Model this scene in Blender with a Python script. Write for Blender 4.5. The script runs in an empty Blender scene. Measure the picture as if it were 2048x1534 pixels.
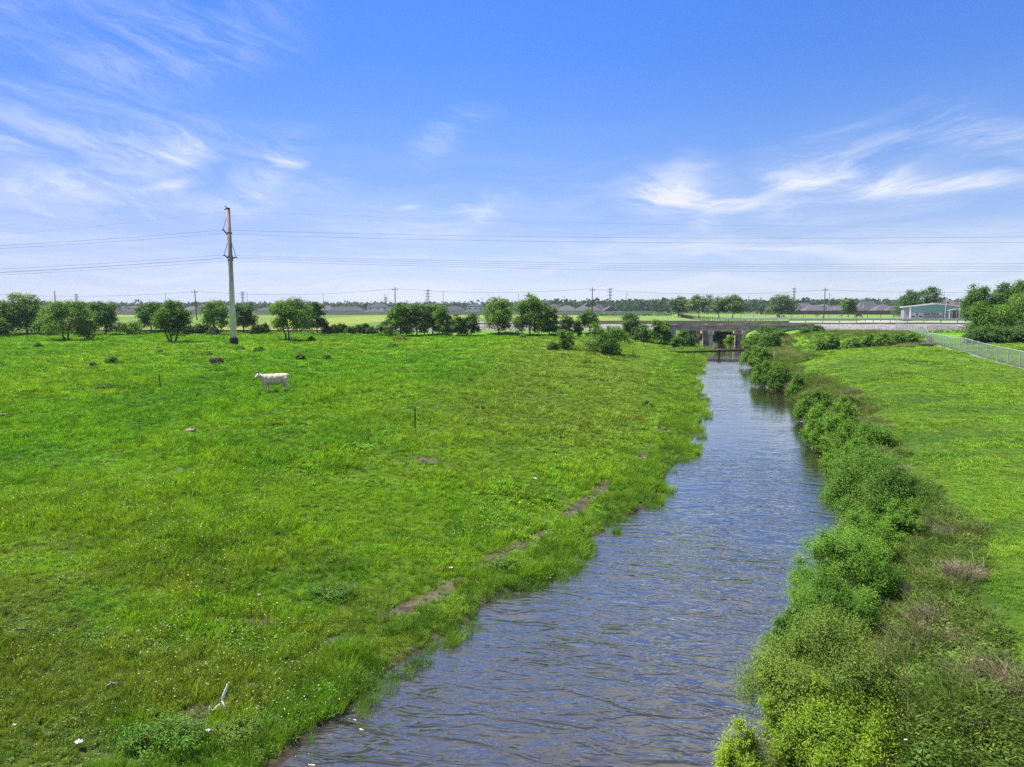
import bpy, math, random
import numpy as np
from mathutils import Vector, Matrix
R = math.radians
scene = bpy.context.scene
COL = scene.collection

# ------------------------------------------------------------------ camera
F = 1400.0                      # focal length in photo pixels (2048 wide)
PITCH = R(6.2)
CAMZ = 5.5
cam_d = bpy.data.cameras.new('camera'); cam = bpy.data.objects.new('camera', cam_d); COL.objects.link(cam)
cam.location = (0, 0, CAMZ); cam.rotation_euler = (R(90) - PITCH, 0, 0)
cam_d.sensor_width = 36; cam_d.lens = 36 * F / 2048; cam_d.clip_start = 0.1; cam_d.clip_end = 20000
scene.camera = cam

# ------------------------------------------------------------------ light
SUN_EL, SUN_AZ = 61.0, -78.0    # azimuth from +Y (view direction) towards +X
sd = bpy.data.lights.new('sun', 'SUN'); sun = bpy.data.objects.new('sun', sd); COL.objects.link(sun)
sd.energy = 4.6; sd.angle = R(1.0); sd.color = (1.0, 0.95, 0.84)
sv = Vector((math.sin(R(SUN_AZ)) * math.cos(R(SUN_EL)), math.cos(R(SUN_AZ)) * math.cos(R(SUN_EL)), math.sin(R(SUN_EL))))
sun.rotation_euler = sv.to_track_quat('Z', 'Y').to_euler(); sun.location = (-60, 60, 90)
SKY = 0.074
HAZE = 0.00011
scene.view_settings.view_transform = 'Standard'; scene.view_settings.look = 'None'
scene.view_settings.exposure = 1.2; scene.view_settings.gamma = 1.0
scene.cycles.max_bounces = 5; scene.cycles.diffuse_bounces = 3; scene.cycles.glossy_bounces = 3
scene.cycles.transmission_bounces = 3; scene.cycles.transparent_max_bounces = 10
scene.cycles.sample_clamp_direct = 2.5; scene.cycles.sample_clamp_indirect = 3.0
scene.cycles.use_denoising = False
scene.cycles.denoiser = "OPENIMAGEDENOISE"; scene.cycles.denoising_prefilter = "ACCURATE"
try: scene.cycles.denoising_input_passes = 'RGB_ALBEDO_NORMAL'
except Exception: pass

# ------------------------------------------------------------------ node maths helper
class S:
    """a socket that can be added, multiplied... by writing the sum"""
    def __init__(s, nt, o): s.nt, s.o = nt, o
    def _m(s, op, *a):
        n = s.nt.nodes.new('ShaderNodeMath'); n.operation = op
        for i, v in enumerate((s,) + a):
            if isinstance(v, S): s.nt.links.new(v.o, n.inputs[i])
            else: n.inputs[i].default_value = v
        return S(s.nt, n.outputs[0])
    def __add__(s, b): return s._m('ADD', b)
    def __sub__(s, b): return s._m('SUBTRACT', b)
    def __mul__(s, b): return s._m('MULTIPLY', b)
    def __truediv__(s, b): return s._m('DIVIDE', b)
    __radd__ = __add__; __rmul__ = __mul__
    def pw(s, b): return s._m('POWER', b)
    def mx(s, b): return s._m('MAXIMUM', b)
    def mn(s, b): return s._m('MINIMUM', b)
    def ss(s, a, b, lo=0.0, hi=1.0):
        n = s.nt.nodes.new('ShaderNodeMapRange'); n.interpolation_type = 'SMOOTHSTEP'
        s.nt.links.new(s.o, n.inputs[0])
        for i, v in enumerate((a, b, lo, hi)): n.inputs[i + 1].default_value = v
        return S(s.nt, n.outputs[0])
def xyz(nt, sock):
    n = nt.nodes.new('ShaderNodeSeparateXYZ'); nt.links.new(sock, n.inputs[0]); return [S(nt, n.outputs[i]) for i in range(3)]
def vec(nt, *c):
    n = nt.nodes.new('ShaderNodeCombineXYZ')
    for i, v in enumerate(c):
        if isinstance(v, S): nt.links.new(v.o, n.inputs[i])
        else: n.inputs[i].default_value = v
    return n.outputs[0]
def noise(nt, v, scale, detail=4, rough=0.5, dist=0.0, out=0):
    n = nt.nodes.new('ShaderNodeTexNoise'); n.inputs['Scale'].default_value = scale; n.inputs['Detail'].default_value = detail
    n.inputs['Roughness'].default_value = rough; n.inputs['Distortion'].default_value = dist
    if v is not None: nt.links.new(v, n.inputs['Vector'])
    return S(nt, n.outputs[out])
def mixc(nt, f, a, b, mode='MIX'):
    n = nt.nodes.new('ShaderNodeMix'); n.data_type = 'RGBA'; n.blend_type = mode
    for i, v in ((0, f), (6, a), (7, b)):
        if isinstance(v, S): nt.links.new(v.o, n.inputs[i])
        elif hasattr(v, 'is_linked') or isinstance(v, bpy.types.NodeSocket): nt.links.new(v, n.inputs[i])
        elif i == 0: n.inputs[0].default_value = v
        else: n.inputs[i].default_value = (*v, 1) if len(v) == 3 else v
    return n.outputs[2]

# ------------------------------------------------------------------ world: Nishita sky, pale towards the horizon, cirrus
def build_world():
    w = bpy.data.worlds.new('World'); scene.world = w; w.use_nodes = True
    nt = w.node_tree; nt.nodes.clear(); L = nt.links.new
    sky = nt.nodes.new('ShaderNodeTexSky'); sky.sky_type = 'NISHITA'; sky.sun_disc = False
    sky.sun_elevation = R(SUN_EL); sky.sun_rotation = R(SUN_AZ); sky.altitude = 0
    sky.air_density = 1.0; sky.dust_density = 0.3; sky.ozone_density = 2.0
    tc = nt.nodes.new('ShaderNodeTexCoord'); X, Y, Z = xyz(nt, tc.outputs['Generated'])
    el = Z._m('ARCSINE') * 57.2958
    az = X._m('ARCTAN2', Y) * 57.2958
    ramp = nt.nodes.new('ShaderNodeValToRGB'); cr = ramp.color_ramp
    # tint by elevation (degrees / 60)
    stops = SKYC
    cr.elements[0].position = 0; cr.elements[0].color = (*stops[0][1], 1)
    cr.elements[1].position = 1; cr.elements[1].color = (*stops[-1][1], 1)
    for p, c in stops[1:-1]:
        e = cr.elements.new(p); e.color = (*c, 1)
    L((el / 60.0).mx(0.0).o, ramp.inputs[0])
    base = mixc(nt, 1.0, sky.outputs[0], ramp.outputs[0], 'MULTIPLY')
    kz = az.ss(-42, 0, .77, 1.0) * az.ss(0, 40, 1.0, .97); base = mixc(nt, 1.0, base, vec(nt, kz, kz, kz * az.ss(-30, 30, 1.12, 1.0)), 'MULTIPLY')
    # cirrus in direction space (azimuth, elevation in degrees)
    P = vec(nt, az, el, 0.0)
    wob = noise(nt, vec(nt, az * 0.10, el * 0.25, 3.0), 1.0, 3, 0.55)
    wob2 = noise(nt, vec(nt, az * 0.10, el * 0.25, 9.0), 1.0, 3, 0.55)
    def fibres(ang, k1, k2, seed):
        c, s_ = math.cos(R(ang)), math.sin(R(ang))
        a2 = az + (wob - 0.5) * 7.0; e2 = el + (wob2 - 0.5) * 3.0
        u = a2 * c + e2 * s_; v = e2 * c - a2 * s_
        return noise(nt, vec(nt, u * k1, v * k2, seed), 1.0, 10, 0.66, 0.35)
    fA = fibres(-18, 0.13, 0.60, 1.0); fB = fibres(12, 0.11, 0.62, 5.0); fC = fibres(1, 0.035, 0.42, 8.0)
    def blob(px, py, rx, ry, ang, k, fib, lo=0.40, hi=0.74):
        hi += .11; k *= .95
        a0 = math.degrees(math.atan((px - 1024) / F)); e0 = (615 - py) / F * 57.3 * 0.93
        rx = rx / F * 57.3; ry = ry / F * 57.3
        c, s_ = math.cos(R(-ang)), math.sin(R(-ang))
        da = az - a0 + (wob - 0.5) * 5.0; de = el - e0 + (wob2 - 0.5) * 3.0
        u = (da * c + de * s_) / rx; v = (de * c - da * s_) / ry
        m = (u * u + v * v)._m('SQRT').ss(1.15, 0.0)
        return m * fib.ss(lo, hi) * k
    cl = None
    for b in BLOBS:
        q = blob(*b[:6], {'A': fA, 'B': fB, 'C': fC}[b[6]], *b[7:])
        cl = q if cl is None else (cl + q)
    # thin veil everywhere low, streaks far out to the sides
    veil = fC.ss(0.36, 0.72) * el.ss(15, 3) * 0.34 + fC.ss(0.30, 0.7) * el.ss(8, 1) * 0.25
    away = (fibres(-15, 0.05, 0.2, 20.0).ss(0.5, 0.8) * az._m('ABSOLUTE').ss(36, 50) * 0.8) + (fibres(10, 0.06, 0.12, 30.0).ss(0.30, 0.66) * el.ss(23, 29) * el.ss(58, 38) * 0.95)  # second term: unseen cloud above the view, added to brighten water and ambient light
    cov = (cl + veil + away).mn(0.93)
    cloudc = nt.nodes.new('ShaderNodeRGB'); cloudc.outputs[0].default_value = (*CLOUD, 1)
    col = mixc(nt, cov, base, cloudc.outputs[0])
    bg = nt.nodes.new('ShaderNodeBackground'); L(col, bg.inputs[0]); bg.inputs[1].default_value = SKY
    out = nt.nodes.new('ShaderNodeOutputWorld'); L(bg.outputs[0], out.inputs[0])
SKYC = [(0, (.65, .755, 1.18)), (.6 / 60, (.645, .75, 1.17)), (2.2 / 60, (.62, .67, 1.0)), (5.5 / 60, (.66, .665, .895)), (8.7 / 60, (.59, .67, .935)), (13 / 60, (.515, .69, 1.05)), (18.3 / 60, (.40, .67, 1.19)), (24 / 60, (.375, .685, 1.31)), (34 / 60, (.42, .66, 1.15)), (1, (.40, .55, .85))]
CLOUD = (5.3, 5.5, 6.0)
BLOBS = [  # px, py, rx, ry, angle, strength, fibre set
    (120, 100, 340, 105, -20, 0.42, 'A', .34, .76), (430, 130, 290, 100, -22, 0.42, 'A', .34, .76), (250, 200, 350, 80, -20, 0.36, 'A', .34, .76),
    (230, 320, 350, 66, -6, 0.75, 'A', .32, .68), (385, 330, 70, 42, -12, 0.85, 'A', 0.30, 0.66), (560, 330, 110, 45, -36, 0.7, 'A', .34, .66), (575, 355, 48, 26, -20, 0.7, 'A', .3, .6),
    (160, 400, 170, 40, -12, 0.85, 'A', .3, .64), (370, 425, 330, 38, -9, 0.75, 'A', .34, .68), (350, 388, 80, 14, -16, 0.8, 'A', .3, .6), (700, 470, 420, 45, -8, 0.6, 'C'),
    (900, 270, 120, 46, -30, 0.5, 'A', .36, .7), (965, 425, 100, 45, -25, 0.65, 'A', .36, .7), (820, 405, 30, 8, -12, 0.6, 'A', .2, .5), (650, 600, 300, 30, 0, .3, 'C'),
    (1340, 380, 130, 66, -8, 1.0, 'A', .28, .66), (1440, 405, 240, 36, 9, 1.0, 'B', .30, .64), (1580, 372, 90, 24, 8, 0.9, 'B', .32, .64), (1400, 455, 70, 36, -40, 0.8, 'A', .34, .66),
    (1690, 330, 240, 90, -10, 0.55, 'B', .34, .7), (1860, 392, 280, 30, 9, 1.0, 'B', .28, .62), (2010, 340, 160, 40, 18, 0.75, 'B', .34, .66), (1700, 400, 200, 30, 4, 0.6, 'B', .32, .64),
    (1530, 500, 420, 40, 0, 0.35, 'C'), (1300, 360, 130, 20, 5, 0.5, 'B')]
build_world()

# ------------------------------------------------------------------ noise for shapes (numpy)
_rs = np.random.RandomState(11)
_tab = _rs.rand(256, 256)
def vn(x, y, s=1.0, o=0.0):
    x = np.asarray(x, float) / s + o * 17.3; y = np.asarray(y, float) / s + o * 7.7
    xi = np.floor(x).astype(int); yi = np.floor(y).astype(int); fx = x - xi; fy = y - yi
    fx = fx * fx * (3 - 2 * fx); fy = fy * fy * (3 - 2 * fy)
    g = lambda a, b: _tab[a % 256, b % 256]
    return (g(xi, yi) * (1 - fx) + g(xi + 1, yi) * fx) * (1 - fy) + (g(xi, yi + 1) * (1 - fx) + g(xi + 1, yi + 1) * fx) * fy
def fbm(x, y, s=1.0, o=0.0, n=4):
    t = 0; a = 1; w = 0
    for i in range(n):
        t = t + a * vn(x, y, s / 2 ** i, o + i); w += a; a *= 0.5
    return t / w
def sstep(x, a, b):
    t = np.clip((np.asarray(x, float) - a) / (b - a), 0, 1); return t * t * (3 - 2 * t)

# ------------------------------------------------------------------ picture point -> place on a level plane / at a distance
CP, SP = math.cos(PITCH), math.sin(PITCH)
def ray(px, py):
    u = (px - 1024) / F; v = (767 - py) / F
    return u, CP + v * SP, -SP + v * CP
def plane(px, py, z):
    dx, dy, dz = ray(px, py); t = (z - CAMZ) / dz
    return dx * t, dy * t
def at(px, py, D):
    dx, dy, dz = ray(px, py); t = D / dy
    return Vector((dx * t, D, CAMZ + dz * t))

# ------------------------------------------------------------------ terrain
W = -1.9
LP = [(-20, -14), (2, -8)] + [plane(a, b, W)[::-1] for a, b in [(545, 1534), (618, 1465), (700, 1422), (775, 1345), (870, 1290), (960, 1235), (1010, 1190), (1120, 1150), (1150, 1110),
      (1215, 1055), (1285, 1015), (1330, 965), (1368, 905), (1400, 850), (1400, 800), (1388, 755), (1400, 722), (1395, 712), (1412, 704)]] + [(125, 35.2), (140, 35.8), (150, 36.0), (170, 33), (200, 20), (260, 0), (6000, 0)]
RP = [(-20, 6), (2, 5.5)] + [plane(a, b, W)[::-1] for a, b in [(1545, 1534), (1560, 1450), (1600, 1320), (1628, 1240), (1700, 1110), (1700, 1040), (1712, 980), (1700, 930), (1665, 890), (1640, 845),
      (1575, 785), (1545, 765), (1515, 735), (1500, 712), (1496, 700)]] + [(125, 44.5), (140, 48), (150, 49.5), (170, 47), (200, 34), (260, 12), (6000, 12)]
LP = np.array(sorted(LP)); RP = np.array(sorted(RP))
EP = np.array(sorted([(-20, 11), (8, 10.6)] + [plane(a, b, -.35)[::-1] for a, b in [(2075, 1400), (2048, 1300), (1992, 1190), (1962, 1085), (1905, 1012), (1842, 950), (1795, 890), (1765, 832), (1705, 778), (1610, 742), (1575, 722)]] + [(90, 33), (6000, 33)]))
def xE(y): return np.interp(y, EP[:, 0], EP[:, 1])      # edge of the mown lawn
def xL(y): return np.interp(y, LP[:, 0], LP[:, 1])
def xR(y): return np.interp(y, RP[:, 0], RP[:, 1])
def terr(x, y):
    x = np.asarray(x, float); y = np.asarray(y, float)
    l = xL(y) + (vn(x * 0 + 3, y, 1.1, 5) - .5) * .9 * sstep(y, 4, 12) * (0.6 + y * 0.008); r = xR(y)
    far = sstep(y, 165, 200)
    base = 0.8 * sstep(y, 176, 190) * (1 - sstep(y, 380, 560))
    und = (fbm(x, y, 14, 1) - .5) * .5 + (fbm(x, y, 3.0, 2) - .5) * .16 + (fbm(x, y, 0.8, 3, 2) - .5) * .07
    und = und * (1 - sstep(y, 125, 150) * .8)
    # left bank
    d = l - x; k = 1 + np.clip(y, 0, 150) * 0.006
    zl = np.interp(d / k, [-3, -.8, 0, .5, 1.5, 2.6, 4.5, 8, 12, 17], [W - 1, W - .5, W - .02, W + .10, W + .18, W + .34, W + .75, W + 1.35, W + 1.75, 0])
    # right bank
    d2 = x - r
    ew = np.clip(xE(y) - r, 2.6, 9) / 4.4
    zr = np.interp(d2 / np.where(y < 70, ew, 1.2), [-3, -.8, 0, .5, 1.5, 3, 4.5, 7, 12], [W - 1, W - .6, W, W + .35, W + .85, W + 1.3, W + 1.55, W + 1.8, 0])
    yc = np.interp(x, [20, 27, 33, 56, 90], [64, 69, 79, 91, 96])
    on = sstep(d2, 3, 8)
    cr = .55 * np.exp(-((y - yc + 6) / 17) ** 2) * on
    dit = -1.25 * sstep(y, yc + 1, yc + 9) * (1 - sstep(y, 118, 132)) * on * (1 - sstep(x, 46, 56)) + .85 * sstep(y, 101, 114) * sstep(x, 50, 60) * (1 - sstep(y, 136, 142) * .5) * (1 - sstep(x, 84, 92))
    zr = zr + cr + dit
    mid = (l + r) / 2
    z = np.where(x < mid, zl, zr)
    inb = np.where(x < mid, sstep(d, 0, 5), sstep(d2, 0, 4))
    z = z + und * inb
    # far land beyond the road: the stream is a shallow cut that dies out
    z = z * (1 - far) + far * (base + und * .5 + np.minimum(0, z) * (1 - sstep(y, 200, 260)))
    # embankment for railway and road
    left = sstep(x, -38, -6)
    h = np.interp(y, [136.5, 141.6, 143.2, 149.0, 152.5, 155.5, 157, 176, 186], [0, .80, 1.0, 1.0, 1.25, 1.9, 2.05, 2.05, .8])
    h2 = np.interp(y, [136.5, 143.2, 149.0, 152.5, 155.5, 157, 176, 186], [0, .25, .25, .1, .05, .05, .05, .6])
    hh = h * left + h2 * (1 - left)
    gap = np.clip(np.minimum(sstep(x, 28, 35.0), 1 - sstep(x, 51, 61)), 0, 1)
    wz = sstep(y, 136.5, 138) * (1 - sstep(y, 184, 188))
    z = np.where((y > 136.5) & (y < 188), np.maximum(z, hh * (1 - gap) + z * gap) * (wz) + z * (1 - wz), z)
    return z
def zt(x, y): return float(terr(np.array([x]), np.array([y]))[0])
def g(px, py, lift=0.0):
    """where the line of sight through a photo point meets the ground"""
    dx, dy, dz = ray(px, py); t = np.concatenate([np.arange(4, 60, .1), np.arange(60, 900, .5)])
    z = np.maximum(terr(dx * t, dy * t), W) - (CAMZ + dz * t)
    i = int(np.argmax(z >= 0)); 
    a, b = t[max(i - 1, 0)], t[i]
    za, zb = z[max(i - 1, 0)], z[i]
    tt = a + (b - a) * (-za) / (zb - za + 1e-9) if zb != za else b
    return Vector((dx * tt, dy * tt, max(zt(dx * tt, dy * tt), W) + lift))
PATH = [tuple(g(a, b)[:2]) for a, b in [(60, 1600), (200, 1520), (420, 1420), (600, 1310), (740, 1245), (830, 1208), (905, 1165), (965, 1128), (1060, 1080), (1130, 1040), (1180, 995), (1215, 962), (1268, 940), (1310, 880), (1330, 840)]]
def pathmask(x, y):
    d = np.full(np.shape(x), 99.0)
    for (ax, ay), (bx, by) in zip(PATH[:-1], PATH[1:]):
        vx, vy = bx - ax, by - ay; t = np.clip(((x - ax) * vx + (y - ay) * vy) / (vx * vx + vy * vy), 0, 1)
        d = np.minimum(d, np.hypot(x - ax - vx * t, y - ay - vy * t))
    n = fbm(x, y, 1.1, 31, 3); w = .0 + .26 * sstep(fbm(x, y, 2.0, 30, 2), .42, .66)
    return 1 - sstep(d + (n - .5) * .7, w * .55, w * 1.15)
MUD = [(520, 1245, .45), (690, 1215, .3), (1010, 1110, .5), (560, 1330, .4), (640, 1370, .5), (430, 1240, .3), (700, 1170, .28), (850, 920, .7), (360, 940, .4), (390, 1330, .3), (1190, 975, .5),
       (1265, 830, .6), (1280, 850, .5), (1160, 775, .9), (1215, 800, .8), (1115, 790, .7), (1100, 760, .9), (1300, 745, .9), (640, 715, 1.2), (1240, 955, .5), (230, 1520, .35), (1165, 660 + 70, .9)]
MUDP = [(*g(a, b)[:2], r * .62) for a, b, r in MUD]
def dirt(x, y):
    m = pathmask(x, y) * .95
    for mx_, my_, r in MUDP:
        d = np.hypot((x - mx_) / (1.9 * r), (y - my_) / r)
        m = np.maximum(m, (1 - sstep(d + (fbm(x, y, .7, 44, 3) - .5) * 1.3, .45, 1.0)) * .9)
    return m

# ------------------------------------------------------------------ object helpers
def link(o, parent=None):
    COL.objects.link(o)
    if parent is not None: o.parent = parent
    return o
def tag(o, label=None, cat=None, group=None, kind=None):
    for k, v in (('label', label), ('category', cat), ('group', group), ('kind', kind)):
        if v: o[k] = v
    return o
def empty(name, loc, label=None, cat=None, group=None, rz=0.0):
    o = bpy.data.objects.new(name, None); link(o); o.empty_display_size = .3
    o.location = loc; o.rotation_euler = (0, 0, rz); return tag(o, label, cat, group)
class MB:
    """collects shapes, then links them as one mesh object"""
    def __init__(s): s.v = []; s.f = []; s.n = 0
    def add(s, v, f):
        v = np.asarray(v, float).reshape(-1, 3); s.v.append(v)
        for q in f: s.f.append(tuple(int(i) + s.n for i in q))
        s.n += len(v); return s
    def box(s, x0, x1, y0, y1, z0, z1, M=None):
        v = np.array([(x, y, z) for z in (z0, z1) for y in (y0, y1) for x in (x0, x1)], float)
        if M is not None: v = np.array([tuple(M @ Vector(p)) for p in v])
        return s.add(v, [(0, 2, 3, 1), (4, 5, 7, 6), (0, 1, 5, 4), (2, 6, 7, 3), (0, 4, 6, 2), (1, 3, 7, 5)])
    def tube(s, pts, rad, n=8, cap=True):
        pts = [Vector(p) for p in pts]; m = len(pts)
        rad = [rad] * m if not hasattr(rad, '__len__') else rad
        vs = []; ref = None
        for i, p in enumerate(pts):
            d = (pts[min(i + 1, m - 1)] - pts[max(i - 1, 0)]).normalized()
            if ref is None: ref = d.orthogonal().normalized()
            a = (ref - d * ref.dot(d)); a = a.normalized() if a.length > 1e-6 else d.orthogonal().normalized(); ref = a
            b = d.cross(a)
            for k in range(n):
                t = 2 * math.pi * k / n; vs.append(tuple(p + (a * math.cos(t) + b * math.sin(t)) * rad[i]))
        fs = [(i * n + k, i * n + (k + 1) % n, (i + 1) * n + (k + 1) % n, (i + 1) * n + k) for i in range(m - 1) for k in range(n)]
        if cap: fs += [tuple(range(n))[::-1], tuple((m - 1) * n + k for k in range(n))]
        return s.add(vs, fs)
    def prism(s, prof, p0, axis, L):
        """a closed profile [(a,b)] in two axes, pushed along the third"""
        n = len(prof); v = []
        for t in (0, L):
            for a, b in prof:
                v.append({'x': (p0[0] + t, p0[1] + a, p0[2] + b), 'y': (p0[0] + a, p0[1] + t, p0[2] + b), 'z': (p0[0] + a, p0[1] + b, p0[2] + t)}[axis])
        return s.add(v, [tuple(range(n))[::-1], tuple(range(n, 2 * n))] + [(i, (i + 1) % n, n + (i + 1) % n, n + i) for i in range(n)])
    def sphere(s, c, r, nu=10, nv=7):
        r = (r, r, r) if not hasattr(r, '__len__') else r; v = []; f = []
        for j in range(nv + 1):
            for i in range(nu):
                a = 2 * math.pi * i / nu; b = math.pi * j / nv
                v.append((c[0] + r[0] * math.sin(b) * math.cos(a), c[1] + r[1] * math.sin(b) * math.sin(a), c[2] + r[2] * math.cos(b)))
        for j in range(nv):
            for i in range(nu): f.append((j * nu + i, (j + 1) * nu + i, (j + 1) * nu + (i + 1) % nu, j * nu + (i + 1) % nu))
        return s.add(v, f)
    def build(s, name, m=None, parent=None, smooth=False, loc=None):
        me = bpy.data.meshes.new(name); v = np.concatenate(s.v)
        if loc is not None: v = v - np.array(loc)
        me.from_pydata(v.tolist(), [], s.f); me.validate()
        if m: me.materials.append(m)
        if smooth: me.shade_smooth()
        o = bpy.data.objects.new(name, me); link(o, parent)
        if loc is not None: o.location = loc
        return o
def quads_mesh(name, V, m, parent=None, mats=None, midx=None, nv=4):
    """V: (n, nv, 3) array, one face each, built fast"""
    n = len(V); me = bpy.data.meshes.new(name)
    me.vertices.add(n * nv); me.vertices.foreach_set('co', np.ascontiguousarray(V, np.float32).ravel())
    me.loops.add(n * nv); me.loops.foreach_set('vertex_index', np.arange(n * nv, dtype=np.int32))
    me.polygons.add(n); me.polygons.foreach_set('loop_start', np.arange(0, n * nv, nv, dtype=np.int32))
    for mm in (mats or [m]): me.materials.append(mm)
    if midx is not None: me.polygons.foreach_set('material_index', np.asarray(midx, np.int32))
    me.update(calc_edges=True)
    return link(bpy.data.objects.new(name, me), parent)
def grid_mesh(name, X, Y, Z, m, smooth=True):
    ny, nx = X.shape; me = bpy.data.meshes.new(name)
    me.vertices.add(nx * ny); me.vertices.foreach_set('co', np.stack([X, Y, Z], -1).astype(np.float32).ravel())
    i = np.arange(ny - 1)[:, None] * nx + np.arange(nx - 1)[None, :]
    q = np.stack([i, i + 1, i + nx + 1, i + nx], -1).reshape(-1, 4); n = len(q)
    me.loops.add(n * 4); me.loops.foreach_set('vertex_index', q.ravel().astype(np.int32))
    me.polygons.add(n); me.polygons.foreach_set('loop_start', np.arange(0, n * 4, 4, dtype=np.int32))
    if smooth: me.polygons.foreach_set('use_smooth', np.ones(n, bool))
    me.materials.append(m); me.update(calc_edges=True)
    return link(bpy.data.objects.new(name, me))

# ------------------------------------------------------------------ materials
def newmat(name):
    m = bpy.data.materials.new(name); m.use_nodes = True; nt = m.node_tree; nt.nodes.clear()
    out = nt.nodes.new('ShaderNodeOutputMaterial'); return m, nt, out
def pbr(name, c, rough=.8, var=.25, scale=6.0, c2=None, metal=0.0, spec=.3, bump=0.0, bscale=30.0, stretch=None):
    m, nt, out = newmat(name); L = nt.links.new
    b = nt.nodes.new('ShaderNodeBsdfPrincipled'); L(b.outputs[0], out.inputs[0])
    tc = nt.nodes.new('ShaderNodeTexCoord'); v = tc.outputs['Object']
    if stretch:
        mp = nt.nodes.new('ShaderNodeMapping'); mp.inputs['Scale'].default_value = stretch; L(v, mp.inputs[0]); v = mp.outputs[0]
    n = noise(nt, v, scale, 6, .62)
    c2 = c2 or tuple(x * (1 - var) for x in c)
    L(mixc(nt, n.ss(.36, .66), c, c2), b.inputs['Base Color'])
    b.inputs['Roughness'].default_value = rough; b.inputs['Metallic'].default_value = metal; b.inputs['Specular IOR Level'].default_value = spec
    if bump:
        bp = nt.nodes.new('ShaderNodeBump'); bp.inputs['Strength'].default_value = bump; bp.inputs['Distance'].default_value = .02
        L(noise(nt, v, bscale, 5, .6).o, bp.inputs['Height']); L(bp.outputs[0], b.inputs['Normal'])
    return m
def leafmat(name, c1, c2, trans=.35, tint=False, spec=True):
    """leaves and blades: colour differs from leaf to leaf; some sun comes through"""
    m, nt, out = newmat(name); L = nt.links.new
    ge = nt.nodes.new('ShaderNodeNewGeometry'); rnd = S(nt, ge.outputs['Random Per Island'])
    tc = nt.nodes.new('ShaderNodeTexCoord')
    if tint:
        at_ = nt.nodes.new('ShaderNodeAttribute'); at_.attribute_type = 'INSTANCER'; at_.attribute_name = 'tint'
        k = mixc(nt, rnd, c1, c2); col = mixc(nt, 1.0, k, at_.outputs['Color'], 'MULTIPLY')
    else:
        big = noise(nt, tc.outputs['Object'], .9, 3, .6).ss(.35, .65)
        col = mixc(nt, (rnd * .6 + big * .4), c1, c2)
    oi = nt.nodes.new('ShaderNodeObjectInfo'); rr_ = S(nt, oi.outputs['Random']); k1 = rr_ * .42 + .80; k2 = rr_ * .30 + .86
    if not tint: col = mixc(nt, 1.0, col, vec(nt, k1, k2, k2), 'MULTIPLY')
    d = nt.nodes.new('ShaderNodeBsdfDiffuse'); t = nt.nodes.new('ShaderNodeBsdfTranslucent')
    L(col, d.inputs[0]); L(mixc(nt, 1.0, col, (1.25, 1.15, .5), 'MULTIPLY'), t.inputs[0])
    mx = nt.nodes.new('ShaderNodeMixShader'); mx.inputs[0].default_value = trans
    L(d.outputs[0], mx.inputs[1]); L(t.outputs[0], mx.inputs[2])
    if spec:
        gl = nt.nodes.new('ShaderNodeBsdfGlossy'); gl.inputs['Roughness'].default_value = .6; gl.inputs[0].default_value = (1, 1, 1, 1)
        m2 = nt.nodes.new('ShaderNodeMixShader'); m2.inputs[0].default_value = .012
        L(mx.outputs[0], m2.inputs[1]); L(gl.outputs[0], m2.inputs[2]); L(m2.outputs[0], out.inputs[0])
    else: L(mx.outputs[0], out.inputs[0])
    return m

M = {}
M['concrete'] = pbr('concrete', (.36, .34, .31), .9, .3, 1.5, bump=.3)
M['pole_concrete'] = pbr('pole_concrete', (.56, .53, .49), .85, .3, .5, c2=(.36, .32, .28), stretch=(1, 1, .35), bump=.2)
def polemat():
    m, nt, out = newmat('graded_pole'); b = nt.nodes.new('ShaderNodeBsdfPrincipled'); nt.links.new(b.outputs[0], out.inputs[0]); b.inputs['Roughness'].default_value = .85
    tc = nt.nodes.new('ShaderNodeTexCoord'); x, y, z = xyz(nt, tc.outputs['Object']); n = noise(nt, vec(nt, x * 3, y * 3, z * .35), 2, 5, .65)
    f = (z / 20.0 + (n - .5) * .35).ss(.22, .72); c = mixc(nt, f, (.62, .56, .55), (.24, .18, .15)); nt.links.new(mixc(nt, n.ss(.5, .7) * .5, c, (.16, .13, .11)), b.inputs['Base Color']); return m  # pale at the foot, darker and browner towards the top, with random dark patches
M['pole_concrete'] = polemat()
M['pole_base'] = pbr('pole_base', (.022, .02, .03), .8, .4, 2)
M['weathered'] = pbr('weathered_concrete', (.52, .49, .45), .95, .3, .9, c2=(.26, .23, .20), bump=.4)
M['stained'] = pbr('stained_concrete', (.46, .36, .28), .95, .3, .8, c2=(.17, .12, .095), bump=.4, stretch=(.35, 1, 3))
M['dark_wood'] = pbr('dark_wood', (.06, .045, .035), .9, .4, 2, stretch=(1, 1, .2))
M['pole_wood'] = pbr('pole_wood', (.10, .075, .055), .9, .4, 2, stretch=(1, 1, .1))
M['black_metal'] = pbr('black_metal', (.02, .02, .02), .6, .3, 4)
M['galv'] = pbr('galvanised_steel', (.42, .43, .45), .5, .2, 3, metal=.5, spec=.4)
M['galv_dark'] = pbr('dull_steel', (.22, .23, .25), .6, .2, 3, metal=.3)
M['rust'] = pbr('rusty_steel', (.10, .05, .03), .8, .4, 4)
M['wire'] = pbr('wire', (.05, .05, .055), .6, .2, 1)
M['ballast'] = pbr('ballast_stone', (.27, .255, .27), .95, .3, 3.0, c2=(.13, .12, .14), bump=1, bscale=6)
M['asphalt'] = pbr('pale_asphalt', (.26, .26, .26), .95, .2, .6, bump=.2)
M['path_gravel'] = pbr('pale_gravel', (.48, .44, .38), .95, .2, .8)
M['glass'] = pbr('window_glass', (.03, .04, .05), .12, .2, .5, spec=.6)
M['white'] = pbr('white_paint', (.62, .63, .64), .6, .08, .6)
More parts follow.
